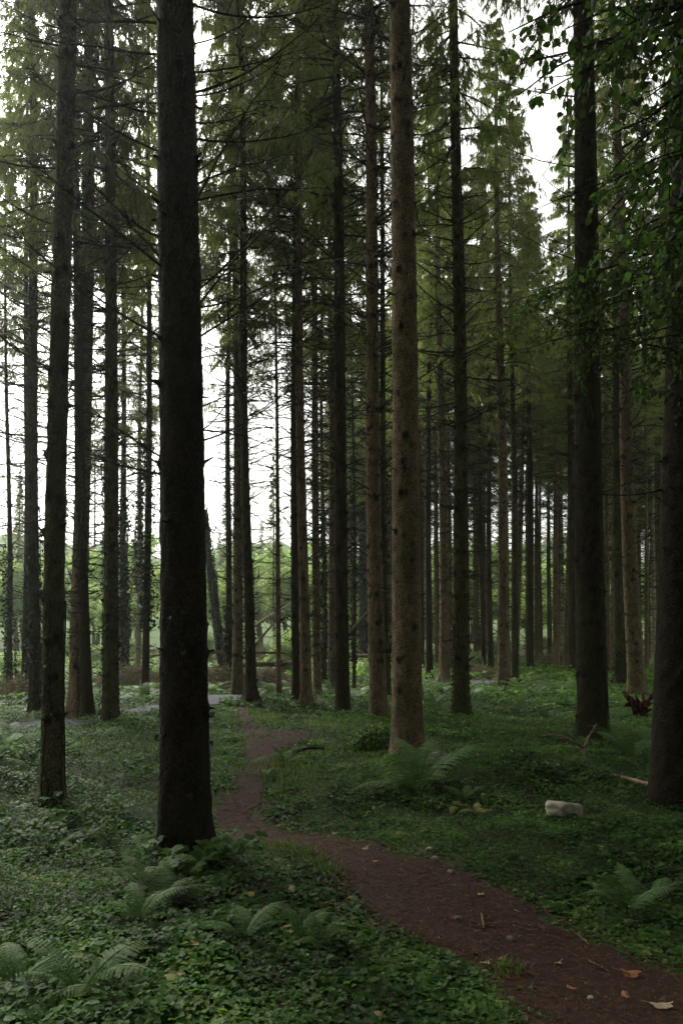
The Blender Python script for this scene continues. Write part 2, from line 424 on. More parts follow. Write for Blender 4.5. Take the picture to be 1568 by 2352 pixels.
# hillside behind the clearing
hx = np.linspace(-260, 260, 90); hy = np.linspace(105, 420, 40)
X, Y = np.meshgrid(hx, hy); hn = snoise(5, (70, 30, 15), 3)
Z = gz(X, Y) - .5 + 26 * np.clip((Y - 105) / 120, 0, 1) ** .8 + hn(X, Y) * 2.2 * np.clip((Y - 105) / 30, 0, 1)
nx = len(hx); i = (np.arange(len(hy) - 1)[:, None] * nx + np.arange(nx - 1)[None, :]).ravel()
mb = MB(); mb.add(np.stack([X, Y, Z], -1).reshape(-1, 3), np.stack([i, i + 1, i + 1 + nx, i + nx], 1))
tag(link('hills', mb.mesh('hills', M['hill'], True)), 'green hillside rising beyond the clearing', kind='structure')

# ------------------------------------------------------------------ spruce parts
def branch_tubes(rng, L, r0, r1, up0, curve, K=6, wob=.06):
    """centre lines of branches growing along +X. arrays N"""
    N = len(L); t = np.linspace(0, 1, K)[None, :]
    x = L[:, None] * t * np.cos(up0)[:, None]
    z = L[:, None] * (t * np.sin(up0)[:, None] + curve[:, None] * t * t)
    y = L[:, None] * wob * np.cumsum(rng.normal(0, .5, (N, K)), 1) * t
    z = z + L[:, None] * wob * .6 * np.cumsum(rng.normal(0, .4, (N, K)), 1) * t
    P = np.stack([x, y, z], -1)
    R = r0[:, None] * (1 - t) ** .9 + r1[:, None]
    return P, R

def along(P, t):
    """P (N,K,3), t (N,M) -> points (N,M,3) and tangents"""
    N, K, _ = P.shape; f = t * (K - 1); k = np.clip(f.astype(int), 0, K - 2); u = (f - k)[..., None]
    n = np.arange(N)[:, None]
    a, b = P[n, k], P[n, k + 1]
    return a * (1 - u) + b * u, norm(b - a)

def rotz(P, th):
    c, s = np.cos(th), np.sin(th)
    while c.ndim < P.ndim - 1: c = c[..., None]; s = s[..., None]
    return np.stack([P[..., 0] * c - P[..., 1] * s, P[..., 0] * s + P[..., 1] * c, P[..., 2]], -1)

def subtwigs(rng, P, Lb, M, lenf=(.18, .45), r=.0035, tmin=.2, droop=-.05, S=3, back=.5):
    N = len(Lb); t = rng.uniform(tmin, 1, (N, M)); p, tan = along(P, t)
    side = norm(np.cross(tan, np.array([0, 0, 1.]))) * np.where(rng.random((N, M, 1)) < .5, 1, -1)
    d = norm(tan * back + side * rng.uniform(.4, 1, (N, M, 1)) + rng.normal(0, .25, (N, M, 3)))
    L = (Lb[:, None] * rng.uniform(*lenf, (N, M)) * (1.15 - .6 * t))[..., None]
    m = p + d * L * .5 + rng.normal(0, .03, (N, M, 3)) * L
    e = p + d * L + rng.normal(0, .08, (N, M, 3)) * L; e[..., 2] += droop * L[..., 0]
    Q = np.stack([p, m, e], 2).reshape(-1, 3, 3)
    R = np.tile([[r * 1.2, r, r * .45]], (len(Q), 1))
    return Q, R

def dead_mesh(seed, z1=10.0, dens=1.0, nb=8):
    """all fine dead branches of one stem from 1.3 m to z1"""
    rng = np.random.default_rng(seed); mb = MB()
    zs = np.arange(1.0, z1, .42); z = np.repeat(zs, nb) + rng.normal(0, .05, len(zs) * nb)
    keep = rng.random(len(z)) < dens * np.clip(.45 + z * .09, 0, 1); z = z[keep]; N = len(z)
    th = rng.uniform(0, 6.283, N)
    L = rng.uniform(.28, .95, N) * np.clip(.55 + z * .17, .5, 2.1)
    broken = rng.random(N) < .25; L = np.where(broken, L * .35, L)
    P, R = branch_tubes(rng, L, .006 + .007 * L, np.full(N, .0028), rng.normal(.14, .22, N), rng.normal(.06, .16, N))
    P[..., 0] += .08
    Q, Rq = subtwigs(rng, P, L, 12, r=.0032)
    th2 = np.repeat(th, 12); z2 = np.repeat(z, 12)
    P = rotz(P, th); P[..., 2] += z[:, None]
    Q = rotz(Q, th2); Q[..., 2] += z2[:, None]
    mb.add(*tubes(P, R, 4)); mb.add(*tubes(Q, Rq, 3))
    # intermediate hair-fine twigs straight off the stem
    n = int(z1 * 18 * dens); zz = rng.uniform(1.2, z1, n); tt = rng.uniform(0, 6.28, n); l = rng.uniform(.15, .5, n)
    P, R = branch_tubes(rng, l, np.full(n, .004), np.full(n, .002), rng.normal(.1, .35, n), rng.normal(0, .2, n), K=3)
    P[..., 0] += .08; P = rotz(P, tt); P[..., 2] += zz[:, None]; mb.add(*tubes(P, R, 3))
    return mb.mesh('dead_branches', M['twig'])

def crown_mesh(seed, H=16.0, L0=2.3, fine=1.0, kp=.78):
    rng = np.random.default_rng(seed); mb = MB()
    zs = np.arange(0, H - .3, .42); nb = 6
    z = np.repeat(zs, nb) + rng.normal(0, .12, len(zs) * nb)
    keep = rng.random(len(z)) < np.clip(.35 + z * .15, 0, kp); z = z[keep]; N = len(z)
    th = rng.uniform(0, 6.283, N)
    prof = np.clip(1 - z / H, .03, 1) ** .75 * np.clip(.75 + z * .12, 0, 1)
    L = L0 * prof * rng.uniform(.6, 1.15, N)
    P, R = branch_tubes(rng, L, .006 + .010 * L, np.full(N, .004), rng.normal(.02, .18, N), rng.normal(-.12, .12, N), wob=.04)
    P[..., 0] += .05
    live = rng.uniform(0, 1, N)
    Mt = 18
    t = np.clip(np.linspace(.22, 1, Mt)[None, :] + rng.normal(0, .03, (N, Mt)), .15, 1); p, tan = along(P, t)
    sgn = np.where(np.arange(Mt)[None, :, None] % 2 == 0, 1, -1)
    side = norm(np.cross(tan, np.array([0, 0, 1.]))) * sgn
    d = norm(tan * .55 + side * rng.uniform(.5, 1, (N, Mt, 1)) + rng.normal(0, .18, (N, Mt, 3)))
    Lt = (np.clip(L, .5, 9)[:, None] * rng.uniform(.16, .34, (N, Mt)) * (1.25 - .75 * t))[..., None]
    m = p + d * Lt * .5; m[..., 2] -= .10 * Lt[..., 0]
    e = p + d * Lt; e[..., 2] -= .45 * Lt[..., 0]
    Q = np.stack([p, m, e], 2)                       # N,Mt,3,3
    qq = Q.reshape(-1, 3, 3); rq = np.tile([[.005, .004, .002]], (len(qq), 1))
    # hanging branchlets with needles
    Mb = max(4, int(17 * fine))
    u = rng.uniform(.08, 1, (len(qq), Mb)); bp, bt = along(qq, u)
    dn = norm(bt * rng.uniform(.1, .8, bt.shape[:2] + (1,)) + np.array([0, 0, -1.]) * rng.uniform(.5, 1.5, bt.shape[:2] + (1,)) + rng.normal(0, .30, bt.shape))
    ln = rng.uniform(.08, .30, bt.shape[:2]); wd = rng.uniform(.011, .024, bt.shape[:2]) / math.sqrt(fine)
    tint = np.repeat(np.repeat(live, Mt), Mb) * .45 + np.clip(np.repeat(np.repeat(z / H, Mt), Mb), 0, 1) * .1 + rng.uniform(0, .5, len(qq) * Mb)
    th3 = np.repeat(np.repeat(th, Mt), Mb); z3 = np.repeat(np.repeat(z, Mt), Mb)
    B = rotz(bp.reshape(-1, 3), th3); B[:, 2] += z3; D = rotz(dn.reshape(-1, 3), th3)
    W = rng.normal(0, 1, D.shape)
    skip = rng.random(len(B)) < np.repeat(np.repeat(np.where(live < .18, .85, .05), Mt), Mb)
    s = ~skip
    add_blades(mb, B[s], D[s], W[s], ln.ravel()[s], wd.ravel()[s], tint[s])
    n0 = mb.n
    # bare wood of the crown
    P = rotz(P, th); P[..., 2] += z[:, None]
    qq = rotz(qq, np.repeat(th, Mt)); qq[..., 2] += np.repeat(z, Mt)[:, None]
    mb2 = MB(); mb2.add(*tubes(P, R, 3)); mb2.add(*tubes(qq, rq, 3))
    me = None
    # merge with two material slots
    nf = sum(len(q) for q in mb.q)
    v2, q2 = mb2.v, mb2.q
    for v_, q_ in zip(v2, q2): mb.v.append(v_); mb.q.append(q_ + n0); mb.t.append(np.zeros(len(v_), np.float32)); mb.k.append(np.zeros(len(v_), np.float32))
    # q_ of second block already offset inside mb2
    me = mb.mesh('crown', M['needles'])
    me.materials.append(M['twig'])
    mi = np.zeros(len(me.polygons), np.int32); mi[nf:] = 1
    me.polygons.foreach_set('material_index', mi)
    return me

def trunk_mesh(seed, r, H, mat, near=False, flare=.35, z_top=None, sweep=(0, 0), stubs=True, broken=False):
    """r at breast height, tapering to nothing at H"""
    rng = np.random.default_rng(seed)
    S = 88 if near else 12
    zt = z_top or H * .97
    if near: z = np.concatenate([np.arange(-.25, min(zt, 12), .035), np.arange(12, zt, .6)] if zt > 12 else [np.arange(-.25, zt, .05)])
    else: z = np.concatenate([[-.25, 0, .15, .35, .7], np.arange(1.1, zt, .55)])
    th = np.arange(S) * 2 * math.pi / S
    Z, T = np.meshgrid(z, th, indexing='ij')
    base = r * np.clip(1 - (Z - 1.5) / (H - 1.5) * .93, .04, 3) ** .85
    ph = rng.uniform(0, 6.28, 6)
    rad = base * (1 + flare * (1.35 if near else 1) * np.exp(-np.clip(Z, -.2, 9) / .26) * (1 + .45 * np.cos(4 * T + ph[0]) + .35 * np.cos(3 * T + ph[1])))
    lm = .35 if near else 1.0
    rad *= 1 + .02 * np.cos(2 * T + ph[2] + Z * .1) + lm * (.018 * np.cos(3 * T + ph[3] - Z * .7) + .02 * np.sin(Z * 1.3 + ph[4]) + .010 * np.sin(Z * 3.7 + ph[5]))
    zw = np.arange(.8 + rng.uniform(0, .4), zt, .45); knot = np.zeros_like(Z)
    stub_list = []
    for w in zw:
        w = w + rng.normal(0, .05)
        rad *= 1 + (.018 if near else .03) * np.exp(-((Z - w) / .06) ** 2)
        if near and w < 12.5:
            for kk in range(rng.integers(3, 6)):
                a = rng.uniform(0, 6.283); wz = w + rng.normal(0, .03)
                da = (T - a + math.pi) % (2 * math.pi) - math.pi
                rr = base * np.abs(da)
                q = rr ** 2 + ((Z - wz) * .8) ** 2
                rad += rng.uniform(.008, .022) * np.exp(-q / .03 ** 2)
                knot = np.maximum(knot, rng.uniform(.8, 1.0) * np.clip(1.7 * np.exp(-q / rng.uniform(.022, .042) ** 2), 0, 1))
                stub_list.append((a, wz))
            for kk in range(2):
                a = rng.uniform(0, 6.283); wz = w + rng.uniform(.1, .35); da = (T - a + math.pi) % (2 * math.pi) - math.pi
                q = (base * da) ** 2 + (Z - wz) ** 2; knot = np.maximum(knot, .9 * np.clip(1.5 * np.exp(-q / .018 ** 2), 0, 1))
        elif w < 14:
            for kk in range(3): stub_list.append((rng.uniform(0, 6.283), w + rng.normal(0, .04)))
    if near:
        nn = rng.normal(0, 1, Z.shape); rad += nn * .0016
        for _ in range(14):
            kz = rng.uniform(4, 30) * rng.choice([-1, 1]); ka = rng.integers(2, 12); rad += .0011 * np.sin(kz * Z + ka * T + rng.uniform(0, 6.28))
    a1, a2 = rng.uniform(.1, .25), rng.uniform(0, 6.28)
    cxx = .035 * np.sin(Z * a1 * 2 + a2) - .035 * math.sin(a2) + sweep[0] * (Z / 10) ** 2
    cyy = .03 * np.sin(Z * a1 * 1.7 + a2 * 2) - .03 * math.sin(a2 * 2) + sweep[1] * (Z / 10) ** 2
    V = np.stack([cxx + rad * np.cos(T), cyy + rad * np.sin(T), Z], -1).reshape(-1, 3)
    nz = len(z); i = np.arange(nz - 1)[:, None] * S + np.arange(S)[None, :]; i2 = np.arange(nz - 1)[:, None] * S + (np.arange(S)[None, :] + 1) % S
    mb = MB(); mb.add(V, np.stack([i, i2, i2 + S, i + S], -1).reshape(-1, 4), .5, knot.ravel())
    mb.add(V[-S:], [[j, (j + 1) % S, S // 2] for j in range(S) if j != S // 2 and (j + 1) % S != S // 2])
    if stub_list and stubs:
        A = np.array(stub_list); rz = r * np.clip(1 - (A[:, 1] - 1.5) / (H - 1.5) * .93, .04, 3) ** .85
        L = rng.uniform(.012, .06, len(A)) * (1 if near else 1.5); u = rng.uniform(-.2, .7, len(A))
        d = np.stack([np.cos(A[:, 0]), np.sin(A[:, 0]), u], 1)
        c = np.stack([.035 * np.sin(A[:, 1] * a1 * 2 + a2) - .035 * math.sin(a2) + sweep[0] * (A[:, 1] / 10) ** 2, .03 * np.sin(A[:, 1] * a1 * 1.7 + a2 * 2) - .03 * math.sin(a2 * 2) + sweep[1] * (A[:, 1] / 10) ** 2, A[:, 1]], 1)
        p0 = c + np.stack([np.cos(A[:, 0]) * rz * .95, np.sin(A[:, 0]) * rz * .95, np.zeros(len(A))], 1)
        P = np.stack([p0, p0 + d * (L[:, None] * .6 + .015), p0 + d * (L[:, None] + .03)], 1)
        rr = rng.uniform(.006, .014, len(A))[:, None] * np.array([[1.6, 1, .5]])
        V_, q_ = tubes(P, rr, 5); mb.add(V_, q_, .5, np.full(len(V_), .75))
    def axis(zz):
        return (.035 * math.sin(zz * a1 * 2 + a2) - .035 * math.sin(a2) + sweep[0] * (zz / 10) ** 2, .03 * math.sin(zz * a1 * 1.7 + a2 * 2) - .03 * math.sin(a2 * 2) + sweep[1] * (zz / 10) ** 2)
    return mb.mesh('trunk', mat, True), axis

def ivy_mesh(seed, r, z0, z1, dens=1.0, puff=.08, size=.055):
    rng = np.random.default_rng(seed); mb = MB()
    n = int(420 * (z1 - z0) * dens * (r / .15))
    z = rng.uniform(z0, z1, n); a = rng.uniform(0, 6.283, n)
    keep = (np.sin(a * 2 + z * 1.7 + seed) + np.sin(a * 3 - z * 2.9) + rng.normal(0, .7, n)) > -.6 + (z - z0) / (z1 - z0) * .9
    z, a = z[keep], a[keep]; n = len(z)
    pf = puff * np.abs(rng.normal(0, 1, n)) * (.5 + .5 * np.sin(z * 1.4 + seed + a)) + .01
    rr = r * (1 - z / 26) * (1 + .5 * np.exp(-z / .3)) + np.abs(pf)
    P = np.stack([rr * np.cos(a), rr * np.sin(a), z], 1); N = np.stack([np.cos(a), np.sin(a), np.full(n, .5)], 1) + rng.normal(0, .45, (n, 3))
    D = np.stack([rng.normal(0, .5, n), rng.normal(0, .5, n), np.full(n, -1.)], 1)
    L = rng.uniform(.6, 1.3, n) * size
    leaves(mb, P, N, D, L, L * .95, rng.uniform(0, 1, n))
    # clinging stems
    m = 5; zz = np.linspace(z0, z1, 24)
    aa = rng.uniform(0, 6.28, m)[:, None] + np.cumsum(rng.normal(0, .12, (m, 24)), 1)
    rz = r * (1 - zz / 26) * (1 + .45 * np.exp(-np.clip(zz, 0, 9) / .3)) + .008
    P = np.stack([rz * np.cos(aa), rz * np.sin(aa), np.broadcast_to(zz, aa.shape)], -1)
    mb.add(*tubes(P, np.full((m, 24), .007), 4), 0.0)
    return mb.mesh('ivy', M['ivy'])

DEAD = [dead_mesh(100 + k) for k in range(5)]
CROWN = [crown_mesh(200 + k, 15.5, L0=2.4 if k % 2 else 2.05) for k in range(5)]
CROWN_SHADE = [crown_mesh(230 + k, 15.5, L0=3.1, fine=.8, kp=.97) for k in range(2)]  # extra dense crowns for the unseen trees, shaped to shade the near floor
def branch_mesh(seed, kind):
    rng = np.random.default_rng(seed); mb = MB()
    L = np.array([1.0]); up, cu = [(.15, .3), (-.25, .45), (.5, .1), (.05, -.2), (.35, .25), (-.1, .15), (.7, -.1), (.2, .5)][kind]
    P, R = branch_tubes(rng, L, np.array([.0085]), np.array([.0024]), np.array([up]), np.array([cu]), K=10, wob=.035)
    mb.add(*tubes(P, R, 6))
    Q, Rq = subtwigs(rng, P, L, 12, lenf=(.12, .4), r=.0032, tmin=.12)
    mb.add(*tubes(Q, Rq, 3))
    Q2, R2 = subtwigs(rng, Q, np.full(len(Q), .25), 3, lenf=(.2, .6), r=.002)
    mb.add(*tubes(Q2, R2, 3))
    return mb.mesh('branch', M['twig'])
BR = [branch_mesh(300 + k, k) for k in range(8)]

def spruce(x, y, r, lean=0.0, leany=0.0, H=25.0, cb=9.5, cs=1.0, bark='bark_far', near=False, trunk=None, label=None, group=None,
           seed=0, ivy=None, dead=True, limbs=0, cat='tree', crown=True, flare=.35, top=None, deads=1.0, sweep=(0, 0), limb_z=(2.2, 11.5), extra=()):
    rng = random.Random(seed * 13 + 5)
    root = link('spruce_tree', None, loc=(x, y, g1(x, y) - .02), rot=(leany, lean, 0))
    tag(root, label, cat, group)
    if trunk is None:
        me, axis = trunk_mesh(seed, r, H, M[bark], near, flare, z_top=top, sweep=sweep)
    else: me, axis = trunk, (lambda z: (0, 0))
    t = link('trunk', me, root)
    if crown:
        s = (H - cb) / 15.5
        ax = axis(cb)
        link('crown', CROWN[seed % 5], root, (ax[0], ax[1], cb), (0, 0, rng.uniform(0, 6.28)), (cs, cs, s))
    if dead:
        s = (cb + .3) / 10.
        o = link('dead_branches', DEAD[(seed * 3) % 5], root, (0, 0, 0), (0, 0, rng.uniform(0, 6.28)), (deads, deads, s))
    if ivy:
        z0, z1, de, pf = ivy[:4]
        link('ivy', ivy_mesh(seed, r, z0, z1, de, pf, ivy[4] if len(ivy) > 4 else .06), root)
    if limbs:
        for k in range(limbs):
            z = limb_z[0] + (limb_z[1] - limb_z[0]) * ((k + rng.random()) / limbs) ** .8
            a = rng.uniform(0, 6.283); ax = axis(z)
            if abs(math.sin(a) + 1) < .25 and rng.random() < .7: a += math.pi * rng.choice((.5, -.5))
            rr = r * max(.2, 1 - (z - 1.5) / (H - 1.5) * .93) ** .85 * .93
            L = rng.uniform(.45, 1.1) * min(1.15 if seed == 1 else 1.5, .45 + z * .22) * (.35 if rng.random() < .22 else 1)
            link('branch', BR[rng.randrange(8)], root, (ax[0] + rr * math.cos(a), ax[1] + rr * math.sin(a), z), (rng.uniform(-.3, .3), rng.uniform(-.35, .12), a), (L, L * .78, L * .78))
    for (z, a, L, kd, up) in extra:
        ax = axis(z); rr = r * max(.2, 1 - (z - 1.5) / (H - 1.5) * .93) ** .85 * .93
        link('branch', BR[kd], root, (ax[0] + rr * math.cos(a), ax[1] + rr * math.sin(a), z), (0, -up, a), (L, L, L))
    return root

def T(px, py, x2, y2, w, **kw):
    """a measured tree: foot (px,py), another point (x2,y2) higher on the stem, width w at eye height"""
    d = CAM_H * F / (py - HY); x = (px - CX) / F * d
    lean = math.atan((x2 - px) / (py - y2))
    if d > 14: kw.setdefault('cs', .94); kw.setdefault('deads', .85)
    return spruce(x, d, w / 2 / F * d, lean=lean, **kw)

# near trees ------------------------------------------------------
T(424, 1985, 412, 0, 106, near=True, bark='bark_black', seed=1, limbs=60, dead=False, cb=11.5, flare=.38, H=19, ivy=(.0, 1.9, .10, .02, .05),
  extra=((3.12, 0, .72, 0, .1), (3.2, .1, .5, 7, .4), (2.35, -.1, .27, 4, .45), (2.1, .05, .16, 0, .4), (2.75, 3.3, .38, 0, .45), (3.6, 3.2, .45, 2, .1), (4.1, .1, .75, 0, 0), (5.65, -.1, .95, 0, .0), (4.9, 3.1, .6, 2, .1), (4.6, 3.4, .5, 5, .3), (1.95, 3.2, .2, 4, .2)),
  limb_z=(2.3, 7.6), label='thickest and darkest spruce, standing in brambles left of the footpath'.replace(' left of', ' beside'))
T(935, 1748, 912, 60, 67, near=True, bark='bark_brown', seed=2, limbs=40, dead=False, cb=12.5, flare=.22, limb_z=(2.6, 12),
  label='brown speckled spruce behind the large fern, its bark dotted with branch stubs')
T(120, 1835, 148, 100, 46, near=True, bark='bark_green', seed=3, limbs=52, dead=False, cb=11, flare=.2, ivy=(0, 2.2, .12, .02, .05), limb_z=(1.6, 9.5),
  label='green tinged spruce rising alone from the bramble bank, bare branches sweeping upward')
T(1362, 1702, 1328, 100, 66, near=True, bark='bark_darker', seed=4, limbs=44, dead=False, cb=12, flare=.2, ivy=(0, 2.6, .08, .02, .05), limb_z=(2.6, 12),
  label='stout brown spruce behind the forked fallen branch, leafy sprays crossing its top')
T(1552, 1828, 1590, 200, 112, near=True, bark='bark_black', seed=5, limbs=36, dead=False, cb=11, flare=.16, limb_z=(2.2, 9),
  label='near black trunk cut off by the picture edge beside the rotten stump')
T(870, 1667, 843, 60, 38, near=True, bark='bark_brown', seed=6, limbs=40, dead=True, cb=13.5, flare=.3, limb_z=(3, 13),
  label='slim straight brown spruce just behind and beside the speckled one')
T(1058, 1647, 1042, 100, 36, near=True, bark='bark_green', seed=7, limbs=36, dead=True, cb=11, flare=.5, ivy=(0, 2.0, .5, .015, .055), limb_z=(3, 12),
  label='spruce with widely flared foot carrying small ivy leaves, beyond the big fern')
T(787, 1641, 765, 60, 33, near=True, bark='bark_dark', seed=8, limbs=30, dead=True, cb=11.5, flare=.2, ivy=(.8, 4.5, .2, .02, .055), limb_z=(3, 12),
  label='dark upright spruce where the grass ends, sparse ivy high on its stem')
T(178, 1647, 200, 200, 38, near=True, bark='bark_brown', seed=9, limbs=24, dead=True, cb=9.5, flare=.4,
  label='reddish brown spruce touching a darker twin behind the bramble bank')
T(202, 1650, 184, 900, 26, near=False, bark='bark_dark', seed=10, cb=9.8, flare=.5, label='dark spruce half hidden behind its reddish twin')
T(254, 1657, 251, 600, 35, near=True, bark='bark_green', seed=11, limbs=22, dead=True, cb=10, flare=.25, ivy=(0, 6.2, .45, .03, .06),
  label='spruce with ivy climbing in patches, rooted at the edge of the gravel track')
# middle trees ------------------------------------------------------
T(22, 1579, 14, 800, 13, seed=12, bark='bark_dark', cb=11, cs=.8, ivy=(0, 5, 1.2, .2, .09), label='thin dark spruce with its lower half in loose ivy, at the outer edge', H=19)
T(60, 1576, 60, 800, 18, seed=13, bark='bark_dark', cb=11, label='slender dark spruce beside a thicker ivied one')
T(83, 1637, 77, 700, 26, seed=14, bark='bark_dark', cb=10, near=True, ivy=(0, 4.8, .6, .09, .07), label='dark spruce with ivy fringing one side, rising from a brown brush pile')
T(286, 1556, 284, 900, 17, seed=15, bark='bark_dark', cb=9.5, ivy=(0, 8, 1.0, .14, .11), label='dark straight spruce with ivy fringe in front of the clearing')
T(316, 1553, 323, 900, 13, seed=16, bark='bark_pale', cb=11, cs=.8, label='pale slightly tilted spruce next to a dark ivied one', ivy=(4, 8, .6, .1, .1))
T(334, 1606, 338, 800, 17, seed=17, bark='bark_dark', cb=10, ivy=(2, 7.4, 1.3, .24, .08), label='thin spruce with bushy ivy round its middle beside the thickest tree')
T(523, 1580, 526, 850, 15, seed=18, bark='bark_dark', cb=10, ivy=(0, 3, 1.0, .05, .09), label='dark narrow spruce with ivy foot, outer one of a close pair at the track')
T(545, 1611, 541, 850, 24, seed=19, bark='bark_brown', cb=10.5, near=True, flare=.45, label='brown spruce of a close pair where footpath meets track')
T(577, 1622, 563, 700, 22, seed=20, bark='bark_dark', cb=9.5, near=True, flare=.95, ivy=(.3, 4, .12, .05, .07), label='spruce with spreading root foot beside the end of the footpath')
T(641, 1611, 628, 800, 12, seed=21, bark='bark_brown', cb=8.6, H=14, cs=.5, label='very thin young spruce standing alone at the track', deads=.7)
T(680, 1616, 681, 500, 18, seed=22, bark='bark_dark', cb=11, near=True, label='dark spruce pressed against a lighter brown neighbour')
T(704, 1621, 690, 600, 24, seed=23, bark='bark_brown', cb=11.5, near=True, flare=.4, label='light brown spruce in front of its dark neighbour, knotted stem')
T(729, 1601, 717, 500, 19, seed=24, bark='bark_brown', cb=10, near=True, flare=.4, label='knotty brown spruce between the touching pair and the dark upright one')
T(745, 1572, 740, 900, 11, seed=25, bark='bark_brown', cb=11, ivy=(0, 6.5, 1.2, .12, .1), label='narrow spruce wrapped in bright green ivy')
T(763, 1586, 757, 950, 18, seed=26, bark='bark_brown', cb=10.5, ivy=(0, 1.6, .6, .04, .08), label='brown spruce with ivy only round its foot')
T(813, 1581, 809, 950, 8, seed=27, bark='bark_green', cb=11, cs=.6, H=18, ivy=(1, 8, .8, .06, .08), label='thinnest pole among the ivy covered trees')
T(834, 1524, 832, 1000, 12, seed=28, bark='bark_dark', cb=13, ivy=(0, 11, 1.6, .2, .15), label='distant trunk thickly clothed with dark ivy')
T(888, 1600, 876, 500, 17, seed=29, bark='bark_green', cb=12, label='spruce almost hidden behind the slim straight brown one', ivy=(0, 7, .3, .03, .08))
T(968, 1545, 965, 1000, 11, seed=30, bark='bark_dark', cb=11, label='thin dark spruce peeping past the speckled one')
T(986, 1563, 985, 900, 16, seed=31, bark='bark_dark', cb=11, label='dark spruce beside the speckled one, ferns at its foot')
T(1021, 1572, 1006, 600, 23, seed=32, bark='bark_brown', cb=12, near=True, label='brown spruce close behind the one with flared foot')
T(1070, 1548, 1068, 1100, 9, seed=33, bark='bark_pale', cb=10, label='thin pale spruce just past the flared one')
T(1111, 1548, 1104, 1050, 10, seed=34, bark='bark_dark', cb=10, label='thin black pole before the bright gap')
T(1127, 1555, 1121, 900, 14, seed=35, bark='bark_dark', cb=10.5, label='dark spruce between a thin black pole and a thick peeling trunk')
T(1157, 1573, 1141, 500, 27, seed=36, bark='bark_brown', cb=12.5, near=True, ivy=(0, 7, .18, .02, .07), label='thick brown trunk with a strip of ivy along its dark side')
T(1182, 1567, 1174, 900, 18, seed=37, bark='bark_green', cb=11, label='greenish spruce directly beside the thick ivy striped trunk')
T(1217, 1547, 1212, 900, 17, seed=38, bark='bark_dark', cb=12, label='dark straight spruce at the bend of the far track')
T(1242, 1520, 1240, 1100, 9, seed=39, bark='bark_brown', cb=14, label='distant reddish stem behind the far brush pile')
T(1262, 1522, 1260, 1100, 11, seed=40, bark='bark_green', cb=14, label='distant greenish stem of a trio before the sunlit pole')
T(1276, 1521, 1275, 1100, 8, seed=41, bark='bark_dark', cb=14, label='distant darkest stem of a trio before the sunlit pole')
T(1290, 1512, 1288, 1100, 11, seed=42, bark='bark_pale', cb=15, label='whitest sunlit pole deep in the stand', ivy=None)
T(1315, 1556, 1308, 800, 21, seed=43, bark='bark_dark', cb=11, label='brown spruce half covered by the stout one')
T(1398, 1553, 1390, 900, 15, seed=44, bark='bark_brown', cb=11, label='spruce in the shade between two thick trunks')
T(1424, 1582, 1418, 800, 28, seed=45, bark='bark_green', cb=11, near=True, ivy=(0, 1.3, 1.2, .02, .08), label='broad mossy spruce with a patch of ivy at its foot')
T(1461, 1603, 1428, 560, 36, seed=46, bark='bark_brown', cb=12.5, near=True, label='tall leaning spruce with torn bark before the rotten stump')
T(1484, 1545, 1480, 1000, 10, seed=47, bark='bark_brown', cb=11, label='thin stem between leaning spruce and the black trunk')
T(1502, 1532, 1500, 1000, 11, seed=48, bark='bark_pale', cb=13, label='distant light stem next to the black trunk')
# the ivy-clad broken stem
T(512, 1545, 472, 1200, 17, seed=50, bark='bark_black', crown=False, dead=False, top=8.6, ivy=(.8, 8.4, 1.6, .10, .09), H=24,
  label='leaning broken stem covered in ivy, in the clearing')
# lone pale trunks out in the clearing
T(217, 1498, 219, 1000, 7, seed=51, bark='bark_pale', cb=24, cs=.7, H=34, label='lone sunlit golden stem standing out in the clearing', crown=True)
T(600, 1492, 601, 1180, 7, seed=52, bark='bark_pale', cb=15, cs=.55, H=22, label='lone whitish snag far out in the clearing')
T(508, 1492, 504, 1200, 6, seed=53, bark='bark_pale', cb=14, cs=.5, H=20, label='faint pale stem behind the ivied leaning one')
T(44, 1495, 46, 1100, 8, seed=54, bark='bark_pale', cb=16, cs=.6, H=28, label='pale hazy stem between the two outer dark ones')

# the closed stand behind: jittered grid, shared stems
TRUNKS = [trunk_mesh(400 + k, .17, 25, M['bark_far' if k % 3 else 'bark_brown'], False) [0] for k in range(6)]
rr = random.Random(22)
cells = []
for iy in range(30):
    for ix in range(-12, 24):
        y = 29 + iy * 3.1 + rr.uniform(-.9, .9); x = ix * 2.9 + rr.uniform(-.9, .9)
        cells.append((x, y))
def far_spruce(x, y, label, group, k, crowns=None):
    crowns = crowns or CROWN
    s = rr.uniform(.75, 1.15)
    root = link('spruce_tree', None, loc=(x, y, g1(x, y) - .02), rot=(rr.gauss(0, .008), rr.gauss(0, .012), rr.uniform(0, 6.28)), scale=(1, 1, rr.uniform(.9, 1.1)))
    tag(root, label, 'tree', group)
    link('trunk', TRUNKS[k % 6], root, scale=(s, s, 1))
    cb = rr.uniform(9.5, 13)
    link('crown', crowns[(k * 7) % len(crowns)], root, (0, 0, cb), (0, 0, rr.uniform(0, 6.28)), (rr.uniform(.8, 1.05),) * 2 + ((25 - cb) / 15.5,))
    link('dead_branches', DEAD[k % 5], root, rot=(0, 0, rr.uniform(0, 6.28)), scale=(.9, .9, cb / 10))
    return root
k = 0
for x, y in cells:
    u = x / y
    if u < -.02 or u > .52 or y > 84: continue
    if y < 37 and u < .30: continue
    if y < 31: continue
    if track_d(np.array([x]), np.array([y]))[0] < 1.5: continue
    if u < .07 and y < 48: continue
    if .10 < u < .33 and y > 56 and rr.random() < .93: continue   # bright gap of the far clearing
    if rr.random() < .12: continue
    far_spruce(x, y, 'one of the many thin straight stems deep in the closed spruce stand', 'far stems of the spruce stand', k); k += 1
